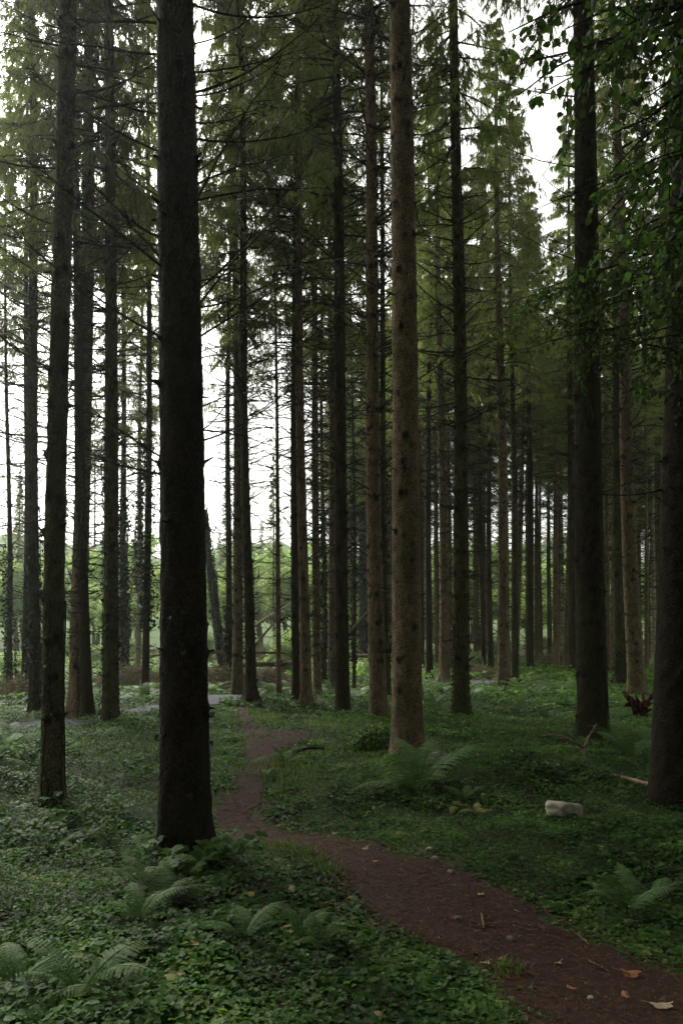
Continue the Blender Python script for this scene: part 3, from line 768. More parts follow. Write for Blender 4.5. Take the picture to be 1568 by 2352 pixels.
# unseen spruces added around and behind the viewer to shade the near floor
rr = random.Random(5)
for iy in range(-5, 9):
    for ix in range(-6, 7):
        x = ix * 3.3 + rr.uniform(-1, 1); y = iy * 3.4 + rr.uniform(-1, 1)
        if math.hypot(x, y) < 3.0: continue
        if y > 0 and abs(x / y) < .56: continue
        if path_sd(np.array([x]), np.array([y]))[0] > -.7 and y < 9 and y > 0: continue
        if x < 0 and y > 3: continue
        if y > 9 and rr.random() < .4: continue
        if track_d(np.array([x]), np.array([y]))[0] < 1.6: continue
        far_spruce(x, y, 'unseen spruce added outside the picture to shade the near floor', 'added shade spruces round the viewpoint', k, CROWN_SHADE if y < 8 else None); k += 1

# ------------------------------------------------------------------ broadleaf wood beyond the clearing
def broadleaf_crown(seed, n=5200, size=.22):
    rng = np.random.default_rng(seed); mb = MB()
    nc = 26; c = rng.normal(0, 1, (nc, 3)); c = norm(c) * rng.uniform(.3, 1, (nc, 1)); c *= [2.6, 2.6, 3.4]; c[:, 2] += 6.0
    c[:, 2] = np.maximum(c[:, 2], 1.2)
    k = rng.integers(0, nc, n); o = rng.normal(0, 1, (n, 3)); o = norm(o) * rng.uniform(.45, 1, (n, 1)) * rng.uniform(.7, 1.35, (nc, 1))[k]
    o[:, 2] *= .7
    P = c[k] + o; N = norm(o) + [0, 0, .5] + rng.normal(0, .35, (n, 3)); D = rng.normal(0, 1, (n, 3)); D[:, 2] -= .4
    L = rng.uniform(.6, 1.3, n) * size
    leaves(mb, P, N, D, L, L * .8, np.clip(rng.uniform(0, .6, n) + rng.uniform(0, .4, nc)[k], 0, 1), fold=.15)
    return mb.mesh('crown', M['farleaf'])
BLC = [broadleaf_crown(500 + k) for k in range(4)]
def bl_trunk(seed):
    rng = np.random.default_rng(seed); mb = MB()
    K = 8; t = np.linspace(0, 1, K); P = np.stack([.4 * np.cumsum(rng.normal(0, .2, K)), .4 * np.cumsum(rng.normal(0, .2, K)), t * 7], 1)[None]; P[0, 0, :2] = 0
    mb.add(*tubes(P, (.17 * (1 - t) ** .7 + .03)[None], 8))
    n = 9; tt = rng.uniform(.3, .9, (1, n)); p, _ = along(P, tt); p = p[0]; a = rng.uniform(0, 6.28, n)
    d = np.stack([np.cos(a), np.sin(a), rng.uniform(.4, 1.2, n)], 1); L = rng.uniform(1.5, 2.8, n)[:, None]
    Q = np.stack([p, p + d * L * .5 + [0, 0, .1], p + d * L], 1); mb.add(*tubes(Q, np.tile([[.07, .045, .015]], (n, 1)), 5))
    return mb.mesh('trunk', M['bark_far'])
BLT = [bl_trunk(520 + k) for k in range(3)]
rr = random.Random(9)
k = 0
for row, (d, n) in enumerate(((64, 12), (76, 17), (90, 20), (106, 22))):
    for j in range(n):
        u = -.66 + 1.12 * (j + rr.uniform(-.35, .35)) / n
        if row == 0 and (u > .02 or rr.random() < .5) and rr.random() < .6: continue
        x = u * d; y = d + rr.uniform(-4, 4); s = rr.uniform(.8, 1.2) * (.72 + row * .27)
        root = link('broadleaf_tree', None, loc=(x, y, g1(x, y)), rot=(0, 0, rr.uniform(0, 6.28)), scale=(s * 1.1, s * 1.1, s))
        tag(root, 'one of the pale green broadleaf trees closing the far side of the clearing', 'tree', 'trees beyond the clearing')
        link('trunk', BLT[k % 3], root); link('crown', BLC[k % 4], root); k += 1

rr = random.Random(77)
for j in range(9):
    u = -.47 + .52 * (j + rr.uniform(-.4, .4)) / 9; d = rr.uniform(56, 92); x, y = u * d, d
    root = link('spruce_tree', None, loc=(x, y, g1(x, y)), rot=(0, rr.gauss(0, .02), rr.uniform(0, 6.28)), scale=(.7, .7, rr.uniform(.5, .85)))
    tag(root, 'one of the sparse pale spruces standing out over the far wood', 'tree', 'sparse spruces over the far wood')
    link('trunk', TRUNKS[j % 6], root); link('crown', CROWN[j % 5], root, (0, 0, 8.5), (0, 0, j), (.75, .75, 1.0)); link('dead_branches', DEAD[j % 5], root)

# bushes in the clearing
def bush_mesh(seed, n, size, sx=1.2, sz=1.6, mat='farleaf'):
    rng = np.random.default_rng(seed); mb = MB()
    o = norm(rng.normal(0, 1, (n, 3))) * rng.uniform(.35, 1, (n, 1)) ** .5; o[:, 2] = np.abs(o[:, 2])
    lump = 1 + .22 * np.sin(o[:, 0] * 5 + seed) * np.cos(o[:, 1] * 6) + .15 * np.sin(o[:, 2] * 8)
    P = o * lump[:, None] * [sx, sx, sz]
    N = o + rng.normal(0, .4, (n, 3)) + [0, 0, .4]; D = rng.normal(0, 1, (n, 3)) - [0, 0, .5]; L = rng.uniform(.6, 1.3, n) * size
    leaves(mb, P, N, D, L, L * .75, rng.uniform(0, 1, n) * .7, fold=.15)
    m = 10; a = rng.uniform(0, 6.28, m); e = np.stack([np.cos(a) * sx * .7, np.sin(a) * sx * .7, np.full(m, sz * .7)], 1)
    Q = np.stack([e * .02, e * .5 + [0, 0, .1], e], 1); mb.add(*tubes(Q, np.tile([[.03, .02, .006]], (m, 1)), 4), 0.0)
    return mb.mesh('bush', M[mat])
def place_bush(px, py, me, label, s=1.0, sz=1.0):
    x, y = gpt(px, py); o = link('bush', me, loc=(x, y, g1(x, y)), rot=(0, 0, px * .1), scale=(s, s, s * sz))
    return tag(o, label, 'bush')
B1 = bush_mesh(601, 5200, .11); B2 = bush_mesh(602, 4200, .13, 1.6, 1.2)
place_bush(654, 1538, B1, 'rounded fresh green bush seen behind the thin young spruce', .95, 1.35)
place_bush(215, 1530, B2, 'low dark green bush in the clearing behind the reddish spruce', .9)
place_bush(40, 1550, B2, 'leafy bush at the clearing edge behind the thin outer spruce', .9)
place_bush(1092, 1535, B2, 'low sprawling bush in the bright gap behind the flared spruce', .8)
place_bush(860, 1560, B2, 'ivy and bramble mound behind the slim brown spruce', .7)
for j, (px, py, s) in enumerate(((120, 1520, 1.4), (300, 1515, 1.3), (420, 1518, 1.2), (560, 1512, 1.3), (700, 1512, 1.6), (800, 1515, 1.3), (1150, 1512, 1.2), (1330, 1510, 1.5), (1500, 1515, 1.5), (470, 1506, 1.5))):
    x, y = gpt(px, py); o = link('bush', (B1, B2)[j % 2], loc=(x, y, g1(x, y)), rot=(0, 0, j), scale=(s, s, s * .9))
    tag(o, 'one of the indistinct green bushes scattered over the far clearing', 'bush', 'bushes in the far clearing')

# ------------------------------------------------------------------ brush piles, logs, stumps
def brash_mesh(seed, n=900, sx=1.5, sy=1.0, sz=.55):
    rng = np.random.default_rng(seed); mb = MB()
    P0 = np.stack([rng.normal(0, .45, n) * sx, rng.normal(0, .45, n) * sy, np.zeros(n)], 1)
    h = sz * np.exp(-(P0[:, 0] / sx) ** 2 * 1.5 - (P0[:, 1] / sy) ** 2 * 1.5); P0[:, 2] = h * rng.uniform(0, 1, n) ** .6
    d = norm(np.stack([rng.normal(0, 1, n), rng.normal(0, 1, n), rng.normal(.12, .38, n)], 1)); L = rng.uniform(.15, .6, n)[:, None]
    Q = np.stack([P0, P0 + d * L * .5 + rng.normal(0, .02, (n, 3)), P0 + d * L + [0, 0, -.04]], 1); Q[..., 2] = np.maximum(Q[..., 2], 0)
    V_, q_ = tubes(Q, rng.uniform(.003, .009, (n, 1)) * [[1.2, 1, .5]], 3); mb.add(V_, q_, np.repeat(rng.uniform(0, 1, n), 9))
    m = n * 3; i = rng.integers(0, n, m); u = rng.uniform(0, 1, (m, 1)); B = Q[i, 0] * (1 - u) + Q[i, 2] * u
    add_blades(mb, B, rng.normal(0, 1, (m, 3)) + [0, 0, -.2], rng.normal(0, 1, (m, 3)), rng.uniform(.04, .12, m), rng.uniform(.008, .018, m), rng.uniform(.2, 1, m))
    return mb.mesh('brush_pile', M['brash'])
BRASH = [brash_mesh(700 + k) for k in range(3)]
for j, (px, py, s, lab) in enumerate(((508, 1582, 1.15, 'dead brown brush heaped behind the close pair of spruces'), (617, 1582, 1.0, 'dead brown brush heaped below the fresh green bush'),
        (60, 1600, .95, 'rounded brown brush pile round the dark ivied spruce'), (300, 1578, 1.05, 'brown brush heap between thin ivied stems near the track'),
        (422, 1590, .9, 'brown brush heap showing just behind the thickest trunk'), (1290, 1536, 1.4, 'brown brush pile beyond the far bend of the track'), (1238, 1500, 2.2, 'tall tangled brush heap deep in the stand'),
        (1090, 1560, .9, 'small rusty brush heap in the bright gap'))):
    x, y = gpt(px, py); o = link('brush_pile', BRASH[j % 3], loc=(x, y, g1(x, y)), rot=(0, 0, j * 1.3), scale=(s, s, s * 1.2)); tag(o, lab, 'brush pile')
BIGB = brash_mesh(710, 1300, 2.0, 1.2, .8)
for j, (px, py, s) in enumerate(((470, 1532, .8), (590, 1528, .9), (250, 1528, .8), (720, 1522, .9))):
    x, y = gpt(px, py); o = link('brush_pile', BIGB, loc=(x, y, g1(x, y)), rot=(0, 0, j * 2.1), scale=(s, s, s)); tag(o, 'one of the broad heaps of felled tops lying in the clearing', 'brush pile', 'brush piles in the clearing')

def log_obj(p0, p1, r0, r1, mat, label, twigs=14, name='fallen_log', seed=0):
    rng = np.random.default_rng(seed); mb = MB(); p0 = np.array(p0, float); p1 = np.array(p1, float); K = 14; t = np.linspace(0, 1, K)[:, None]
    P = p0 * (1 - t) + p1 * t + np.cumsum(rng.normal(0, .01, (K, 3)), 0) * np.linalg.norm(p1 - p0) * .15
    R = r0 * (1 - t[:, 0]) + r1 * t[:, 0]
    V_, q_ = tubes((P - p0)[None], R[None], 10); mb.add(V_, q_)
    mb.add(V_[:10], [[0, j, j + 1] for j in range(1, 9)]); mb.add(V_[-10:], [[0, j, j + 1] for j in range(1, 9)])
    if twigs:
        u = rng.uniform(.1, 1, (1, twigs)); q, _ = along((P - p0)[None], u); q = q[0]; d = norm(rng.normal(0, 1, (twigs, 3)) + [0, 0, .4]); L = rng.uniform(.2, 1.1, (twigs, 1))
        Q = np.stack([q, q + d * L * .5, q + d * L + [0, 0, .05]], 1); mb.add(*tubes(Q, np.tile([[.018, .011, .004]], (twigs, 1)), 4))
    o = link(name, mb.mesh(name, M[mat], True), loc=p0); return tag(o, label, 'log')
def at(px, py, d): return ((px - CX) / F * d, d, CAM_H + (HY - py) / F * d)
log_obj(at(470, 1510, 44), at(672, 1385, 47), .13, .06, 'bark_pale', 'long pale fallen trunk slanting up behind the thin young spruce', 26, seed=1)
log_obj(at(560, 1512, 42), at(636, 1425, 44), .10, .05, 'bark_far', 'shorter slanting pole beneath the long pale fallen trunk', 20, seed=2)
log_obj(at(470, 1497, 36), at(650, 1500, 38), .08, .06, 'bark_far', 'thin grey log lying level across the clearing', 12, seed=3)
log_obj(at(520, 1530, 33), at(700, 1521, 34), .12, .09, 'bark_far', 'grey log lying level above the brown brush', 16, seed=4)
log_obj(at(800, 1458, 24), at(848, 1402, 26), .075, .045, 'bark_dark', 'dark broken pole leaning between the dark upright spruce and its neighbour', 10, seed=5)
log_obj(at(815, 1506, 33), at(905, 1507, 34), .09, .08, 'bark_pale', 'pale sawn log resting level behind the thinnest pole', 4, seed=6)
log_obj(at(1100, 1585, 25), at(1172, 1588, 23), .035, .02, 'bark_dark', 'thin dead pole lying in the ferns past the flared spruce', 5, seed=7)
log_obj(at(300, 1515, 38), at(395, 1498, 38), .09, .06, 'bark_pale', 'pale log lying in the clearing behind the ivied stems', 8, seed=8)

def lump(name, mat, sx, sy, sz, seed, label, cat, loc, rough=.25, sub=3, flatb=.3, rot=0, facet=False):
    import bmesh
    bm = bmesh.new(); bmesh.ops.create_icosphere(bm, subdivisions=sub, radius=1)
    rng = np.random.default_rng(seed); dirs = norm(rng.normal(0, 1, (9, 3))); cut = rng.uniform(.55, .9, 9)
    ph = rng.uniform(0, 6.28, (5, 3))
    for v in bm.verts:
        p = np.array(v.co)
        if facet:
            for dd, c in zip(dirs, cut):
                k_ = float(p @ dd)
                if k_ > c: p = p - dd * (k_ - c) * .9
        n_ = sum(math.sin(p[0] * f + a[0]) * math.sin(p[1] * f + a[1]) * math.sin(p[2] * f + a[2]) for f, a in zip((2, 3.3, 5, 8, 13), ph)) * rough * .35
        p = p * (1 + n_)
        if p[2] < -flatb: p[2] = -flatb + (p[2] + flatb) * .2
        if facet: p = np.array([p[0], p[1], p[2] * (1 - .08 * p[0])]); p[0] *= 1 - .25 * max(0, -p[2] + .1) * (p[0] > 0)
        v.co = (p[0] * sx, p[1] * sy, (p[2] + flatb) * sz)
    me = bpy.data.meshes.new(name); bm.to_mesh(me); bm.free(); me.materials.append(M[mat])
    me.polygons.foreach_set('use_smooth', np.full(len(me.polygons), not facet or sub > 3))
    return tag(link(name, me, loc=loc, rot=(0, 0, rot)), label, cat)
x, y = gpt(1292, 1858)
lump('rock', 'rock', .21, .15, .125, 4, 'pale flat topped rock lying in low green leaves near the path', 'rock', (x, y, g1(x, y) + .015), rough=.24, sub=4, flatb=.45, rot=.15, facet=True)
x, y = gpt(1008, 1782)
lump('mossy_stump', 'mossrock', .17, .16, .15, 12, 'low round mossy stump beside the big fern', 'stump', (x, y, g1(x, y)), .3, 3, .3)
x, y = gpt(862, 1728)
st = lump('mossy_stump', 'mossrock', .27, .24, .27, 13, 'ivy covered stump at the foot of the speckled spruce', 'stump', (x, y, g1(x, y)), .35, 3, .3)
def cover_dome(seed, r, n, size, mat):
    rng = np.random.default_rng(seed); mb = MB(); o = norm(rng.normal(0, 1, (n, 3))); o[:, 2] = np.abs(o[:, 2]); o[:, 2] *= 1.0
    leaves(mb, o * r * rng.uniform(.85, 1.2, (n, 1)), o + rng.normal(0, .4, (n, 3)), rng.normal(0, 1, (n, 3)) - [0, 0, 1], rng.uniform(.6, 1.2, n) * size, rng.uniform(.6, 1.1, n) * size, rng.uniform(0, 1, n))
    return mb.mesh('ivy', M[mat])
link('ivy', cover_dome(3, .31, 1400, .055, 'cover'), st, (0, 0, .02), scale=(1, 1, 1.05))
# uprooted rotten stump
def stump_rotten():
    rng = np.random.default_rng(31); mb = MB()
    n = 26; a = rng.uniform(0, 6.28, n); up = rng.uniform(-.1, 1.2, n)
    d = norm(np.stack([np.cos(a), np.sin(a) * .6, up], 1)); L = rng.uniform(.15, .5, n)[:, None]
    p0 = rng.normal(0, .05, (n, 3)) + [0, 0, .14]
    Q = np.stack([p0, p0 + d * L * .4 + rng.normal(0, .02, (n, 3)), p0 + d * L * .75 + rng.normal(0, .04, (n, 3)), p0 + d * L], 1); Q[..., 2] = np.maximum(Q[..., 2], .0)
    mb.add(*tubes(Q, rng.uniform(.04, .085, (n, 1)) * [[1, .75, .4, .06]], 6))
    return mb.mesh('rotten_stump', M['redwood'])
x, y = gpt(1466, 1648); tag(link('rotten_stump', stump_rotten(), loc=(x, y, g1(x, y) + .02), scale=(1.0, 1.0, 1.15)), 'torn red brown rotten stump beside the near black trunk', 'stump')
# dark root plate in the clearing
x, y = gpt(652, 1562); lump('root_plate', 'mossrock', .6, .25, .5, 21, 'dark earthy root plate under the fresh green bush', 'stump', (x, y + 1, g1(x, y)), .5, 3, .2)

# forked fallen branch
def px_tube(pts, d, r0, r1):
    P = []
    for q in pts:
        dd = q[2] if len(q) > 2 else d
        P.append(at(q[0], q[1], dd))
    P = np.array(P); Q = poly_pts(P, 26); return Q, np.linspace(r0, r1, 26)
dA = CAM_H * F / (1768 - HY)
mb = MB(); O = np.array(at(1340, 1765, dA))
for pts, r0, r1 in (([(1495, 1803, 8.5), (1455, 1791, 8.85), (1415, 1783, 9.1), (1380, 1771, 9.5), (1352, 1762, 9.9), (1328, 1756, 10.05)], .024, .012),
                    ([(1345, 1764, 10.1), (1340, 1742, 10.15), (1342, 1716, 10.2), (1350, 1696, 10.2), (1361, 1676, 10.2), (1371, 1662, 10.2)], .017, .009),
                    ([(1341, 1718, 10.2), (1322, 1706, 10.2), (1298, 1694, 10.1), (1276, 1687, 10.0), (1256, 1687, 9.95), (1238, 1691, 9.9)], .012, .006)):
    Q, R = px_tube(pts, dA, r0, r1); R = R * (1.0 if r0 > .02 else 1.5) * (1 + .12 * np.sin(np.arange(26) * 1.7)); mb.add(*tubes((Q - O)[None], R[None], 8))
tag(link('fallen_branch', mb.mesh('fallen_branch', M['stick'], True), loc=O), 'bare forked branch propped upright on the floor before the stout spruce', 'branch')
for j, (pts, r, lab) in enumerate((([(1340, 1852), (1362, 1862), (1388, 1874), (1410, 1886)], .008, 'thin broken twig lying beside the pale rock'),
        ([(1132, 1872), (1160, 1876), (1182, 1884)], .009, 'short brown twig lying among leaves in front of the pale rock'),
        ([(660, 1737), (690, 1728), (720, 1722), (745, 1726)], .03, 'gnarled dark root lying at the side spur of the path'),
        ([(1095, 2125), (1130, 2116), (1150, 2110)], .006, 'light straight stick on the dark path'),
        ([(1350, 2180), (1378, 2192), (1400, 2204)], .006, 'thin dark stick lying on the bare path'),
        ([(1105, 2098), (1108, 2110), (1110, 2128)], .008, 'short dark twig stub pointing at the camera on the path'))):
    P = []
    for q in pts:
        x, y = gpt(*q); P.append((x, y, g1(x, y) + .02 + r))
    P = np.array(P); Q = poly_pts(P, 12); O = Q[0].copy(); mb = MB(); mb.add(*tubes((Q - O)[None], np.linspace(r, r * .5, 12)[None], 6))
    tag(link('twig', mb.mesh('twig', M['bark_dark' if j == 2 else 'bark_brown'], True), loc=O), lab, 'twig')

# pebbles and fallen leaves on the path
for j, (px, py, s, mt, lab) in enumerate(((1052, 2110, .045, 'mossrock', 'dull greenish stone half sunk in the path'), (1355, 2264, .026, 'rock', 'small smooth whitish pebble near the bottom of the path'),
        (1034, 2014, .035, 'pebble', 'upright pale stone at the path edge'), (1000, 1986, .045, 'pebble', 'buff stone among leaves at the far path edge'), (1518, 2338, .04, 'pebble', 'grey pebble in the bottom corner of the path'),
        (1172, 2142, .04, 'mossrock', 'flat mossy stone in the middle of the path'), (1445, 2092, .05, 'mossrock', 'dark rounded stone by the small fern'), (985, 1961, .04, 'rock', 'buff stone hidden in leaves above the path'))):
    x, y = gpt(px, py); lump('pebble' if s < .04 else 'stone', mt, s * .8, s * .6, s * .4, 40 + j, lab, 'stone', (x, y, g1(x, y) + .012), .2, 3, .3, rot=j)
def dead_leaf(px, py, s, mat, lab, curl=.5, seed=0):
    import bmesh
    rng = np.random.default_rng(seed); x, y = gpt(px, py); bm = bmesh.new(); n = 18; c = bm.verts.new((0, 0, .006)); ring = []
    for k_ in range(n):
        a = k_ / n * 6.283; r = s * (.55 + .45 * abs(math.cos(a * 2.5 / 1.0 + seed)) ** .6) * rng.uniform(.85, 1.1)
        ring.append(bm.verts.new((math.cos(a) * r * 1.25, math.sin(a) * r * .8, curl * s * abs(math.cos(a)) ** 2 * rng.uniform(.5, 1))))
    for k_ in range(n): bm.faces.new((c, ring[k_], ring[(k_ + 1) % n]))
    st_ = [bm.verts.new(v) for v in ((s * .1, .002, .004), (s * .1, -.002, .004), (s * 2.0, -s * .4, .02), (s * 2.0, -s * .4 + .003, .02))]; bm.faces.new(st_)
    me = bpy.data.meshes.new('fallen_leaf'); bm.to_mesh(me); bm.free(); me.materials.append(M[mat])
    tag(link('fallen_leaf', me, loc=(x, y, g1(x, y) + .022), rot=(rng.uniform(-.25, .25), rng.uniform(-.25, .25), rng.uniform(0, 6.28))), lab, 'leaf')
for a_ in ((1447, 2206, .045, 'leaf_orange', 'largest orange leaf lying curled on the path', .6, 1), (1310, 2246, .022, 'leaf_orange', 'small pinkish orange leaf beside a whitish pebble', .4, 2),
           (1435, 2258, .028, 'leaf_orange', 'dark orange leaf below the largest orange leaf', .5, 3), (1520, 2280, .045, 'leaf_tan', 'pale tan leaf near the bottom corner', .4, 4),
           (838, 1968, .03, 'leaf_tan', 'pale leaf with stalk where the path curves', .5, 5), (770, 1898, .03, 'leaf_orange', 'yellow orange leaf on the upper path edge', .5, 6),
           (1104, 2058, .025, 'leaf_yellow', 'bright yellow leaf scrap at the leafy path border', .4, 7), (122, 1930, .06, 'leaf_yellow', 'yellow maple leaf caught on the brambles', .5, 8),
           (1112, 2204, .03, 'leaf_tan', 'tan leaf at the edge of the bottom leaf patch', .4, 9), (440, 2100, .035, 'leaf_orange', 'brown orange leaf stuck among ivy below the thickest trunk', .7, 10),
           (862, 2003, .02, 'leaf_tan', 'tiny pale leaf in the middle of the curve', .4, 11), (1280, 2190, .024, 'leaf_tan', 'grey tan leaf in the middle of the wide path', .4, 12), (1150, 2190, .02, 'leaf_orange', 'small rust leaf left of the wide path'.replace(' left of', ' along'), .4, 13)):
    dead_leaf(*a_)

# ------------------------------------------------------------------ ferns
def frond_mesh(seed, L=.75, npin=18, mat='fern'):
    rng = np.random.default_rng(seed); mb = MB(); K = 16; t = np.linspace(0, 1, K)
    arch = rng.uniform(.9, 1.15)
    P = np.stack([L * (.28 * t + .50 * t ** 2), L * .05 * np.sin(t * 2 + seed), L * (arch * t - .42 * t ** 2.6)], 1)
    mb.add(*tubes(P[None], (.0045 * (1 - t) + .0012)[None], 4), .15)
    u = np.linspace(.16, .985, npin)[None, :]; p, tan = along(P[None], u); p, tan = p[0], tan[0]; u = u[0]
    side0 = norm(np.cross(tan, [0, 0, 1.])); nrm = np.cross(side0, tan)
    wl = L * .19 * np.sin(np.clip(u * 1.02, 0, 1) ** .75 * math.pi) ** .8 + .006
    for sg in (1, -1):
        d = norm(side0 * sg + tan * .35 + nrm * -.12 + rng.normal(0, .05, p.shape))
        nq = 11
        v = np.linspace(.06, .97, nq); pl = wl
        base = p[:, None, :] + d[:, None, :] * (pl[:, None, None] * v[None, :, None]) - nrm[:, None, :] * (pl[:, None, None] * .18 * v[None, :, None] ** 2)
        for s2 in (1, -1):
            ax = norm(np.cross(d, nrm)) * s2
            dd = norm(ax[:, None, :] + d[:, None, :] * .45) + np.zeros_like(base)
            ln = ((.009 + pl[:, None] * .085) * (1.1 - v[None, :] * .75) + .002)
            leaves_n = np.broadcast_to(nrm[:, None, :], base.shape).reshape(-1, 3)
            bp = base.reshape(-1, 3); dr = dd.reshape(-1, 3)
            add_blades(mb, bp, dr, np.cross(leaves_n, dr), ln.ravel(), np.repeat(wl, nq) * .07 + .002, np.clip(np.repeat(.25 + .5 * u + rng.normal(0, .12, len(wl)), nq) + rng.normal(0, .15, len(bp)), 0, 1))
    return mb.mesh('frond', M[mat])
FR = {m: [frond_mesh(800 + k, mat=m) for k in range(3)] for m in ('fern', 'bracken')}
FR['yellowfern'] = [frond_mesh(830, mat='yellowfern')]
def fern(x, y, s, n, mat, label, group=None, seed=0, tilt=0.0, a0=0.0, a1=6.283, z=0.0):
    rng = random.Random(seed); root = link('fern', None, loc=(x, y, g1(x, y) + z)); tag(root, label, 'fern', group)
    for k_ in range(max(4, n - 2)):
        a = a0 + (a1 - a0) * (k_ + rng.uniform(-.3, .3)) / n; q = s * rng.uniform(.75, 1.15)
        link('frond', FR[mat][k_ % len(FR[mat])], root, (0, 0, 0), (rng.uniform(-.2, .2), tilt + rng.uniform(-.25, .3), a), (q, q, q))
    return root
x, y = gpt(962, 1822)
big = fern(x, y, 1.0, 8, 'fern', 'largest fern, tall shuttlecock at the foot of the speckled spruce', seed=3, tilt=.35)
for k_, (a, ti, s) in enumerate(((2.0, -.05, 1.15), (1.3, -.1, 1.15), (.2, .25, 1.3), (.5, .1, 1.1), (3.3, .45, .8), (5.2, .3, .7))):
    link('frond', FR['fern'][k_ % 3], big, (0, 0, .05), (0, ti, a), (s, s, s))
nf = [(40, 2345, .5, 6, 'pale fern in the bottom corner beside the longest frond'), (178, 2385, .55, 5, 'fern at the bottom edge sending up one long pale frond'), (268, 2372, .38, 5, 'small fern at the bottom edge next to the long fronded one'),
      (318, 2180, .42, 6, 'fern half sunk in leaves below the thickest trunk'), (372, 2120, .45, 6, 'fern with two upright fronds below the bramble shoots'), (330, 2080, .45, 5, 'dim fern directly against the thickest trunk foot'),
      (560, 2215, .42, 7, 'wide dark fern spreading flat between leaves and path'), (690, 2190, .32, 6, 'small fern close to the inner curve of the path'), (745, 2205, .28, 5, 'smallest pale fern next to the dark curve'),
      (1445, 2085, .55, 8, 'dim fern at the shaded far side of the wide path'), (1500, 2055, .5, 6, 'fern in deep shade under the near black trunk'),
      (1190, 1628, .85, 9, 'fern in the middle of the floor beyond the flared spruce'), (1250, 1640, .8, 9, 'fern with pale tips in front of the far track'), (1225, 1608, .9, 7, 'upright fern standing tallest before the far track'), (1300, 1622, .7, 7, 'fern nestled against the stout spruce'),
      (1440, 1760, .95, 9, 'spreading fern between stout and near black trunks'), (1490, 1735, .9, 8, 'dark fern tucked behind the near black trunk'), (1410, 1715, .7, 7, 'fern at the foot of the stout spruce'),
      (1068, 1838, .45, 5, 'low fern in front of the largest one'), (1000, 1622, .9, 8, 'tall fern behind the speckled trunk'), (1020, 1600, .9, 8, 'fern between speckled and flared spruces'), (1010, 1650, .8, 7, 'fern growing close to the flared spruce foot'),
      (225, 1720, .75, 7, 'fern on the bramble bank before the ivy patched spruce'), (10, 1760, .9, 7, 'tall fern at the outer edge of the bramble bank'), (85, 1800, .8, 6, 'fern arching beside the green tinged spruce'), (25, 1690, .8, 7, 'fern on the bank near the gravel track'),
      (655, 1755, .6, 8, 'fern leaning over the inner bend of the path'), (610, 1782, .4, 6, 'low fern at the narrow neck of the path'), (850, 1640, .7, 7, 'fern close to the slim straight spruce'), (1455, 1580, .8, 8, 'fern behind the leaning spruce with torn bark'), (1290, 1650, .6, 6, 'short fern in front of the stout spruce')]
for j, (px, py, s, n, lab) in enumerate(nf):
    x, y = gpt(px, min(py, 2460)); fern(x, y, s, n, 'fern', lab, seed=20 + j, tilt=.25 if py < 2000 else .18, z=.04)
x, y = gpt(1045, 1850); fern(x, y, .32, 4, 'yellowfern', 'small yellowing fern in front of the mossy stump', seed=77, tilt=.5, z=.05)
x, y = gpt(1100, 1862); fern(x, y, .30, 4, 'yellowfern', 'second yellow tinged fern, nearer the pale rock', seed=78, tilt=.4, z=.05)
rr = random.Random(41)
for j in range(110):
    if j < 76: px, py = rr.uniform(400, 870), rr.uniform(1568, 1614)
    elif j < 96: px, py = rr.uniform(20, 360), rr.uniform(1575, 1640)
    else: px, py = rr.uniform(1060, 1340), rr.uniform(1560, 1610)
    x, y = gpt(px, py)
    if track_d(np.array([x]), np.array([y]))[0] < .95 or path_sd(np.array([x]), np.array([y]))[0] > -.2: continue
    fern(x, y, rr.uniform(.7, 1.1), 7, 'bracken', 'one of the light green ferns growing thick along the track', 'light ferns along the track', seed=100 + j, tilt=.35)

# ------------------------------------------------------------------ bramble shoots at the thickest trunk
def bramble(px, py, n, h, label, seed, size=.06, spread=.35):
    rng = np.random.default_rng(seed); mb = MB(); x, y = gpt(px, py)
    for s_ in range(n):
        a = rng.uniform(0, 6.28); L = h * rng.uniform(.6, 1.2); K = 8; t = np.linspace(0, 1, K)
        P = np.stack([np.cos(a) * spread * t * L / h + rng.normal(0, .02), np.sin(a) * spread * t * L / h + rng.normal(0, .02), L * (1.2 * t - .45 * t * t)], 1) + [rng.normal(0, spread * .3), rng.normal(0, spread * .3), 0]
        mb.add(*tubes(P[None], np.linspace(.003, .0015, K)[None], 4), .1)
        u = np.linspace(.3, 1, 7)[None]; p, tan = along(P[None], u); p = p[0]
        for q in p:
            aa = rng.uniform(0, 6.28); d0 = np.array([math.cos(aa), math.sin(aa), .2]); b0 = q + d0 * .04
            nr = norm(np.array([rng.normal(0, .35), -.35 + rng.normal(0, .3), 1.]))
            for off in (-1.1, 0, 1.1):
                ca, sa = math.cos(off), math.sin(off); dd = np.array([d0[0] * ca - d0[1] * sa, d0[0] * sa + d0[1] * ca, .0]); L_ = size * rng.uniform(.8, 1.25)
                leaves(mb, b0[None], nr[None], dd[None], np.array([L_]), np.array([L_ * .72]), np.array([rng.uniform(.2, .8)]), fold=.12)
    return tag(link('bramble', mb.mesh('bramble', M['cover']), loc=(x, y, g1(x, y))), label, 'bramble')
bramble(425, 2025, 7, .26, 'broad leaved bramble shoots against the foot of the thickest trunk', 1, .075)
bramble(472, 2000, 5, .24, 'bramble shoots beside the foot of the thickest trunk, nearest the path', 2, .06)
bramble(30, 1960, 9, .38, 'bramble clump on the bank at the picture edge', 3, .055, .5)
bramble(210, 1850, 9, .38, 'bramble clump between green tinged and thickest spruces', 4, .055, .5)
bramble(300, 1790, 9, .38, 'bramble clump on top of the bank behind the thickest trunk', 5, .055, .5)
bramble(150, 1930, 9, .36, 'bramble clump below the green tinged spruce', 6, .055, .5)

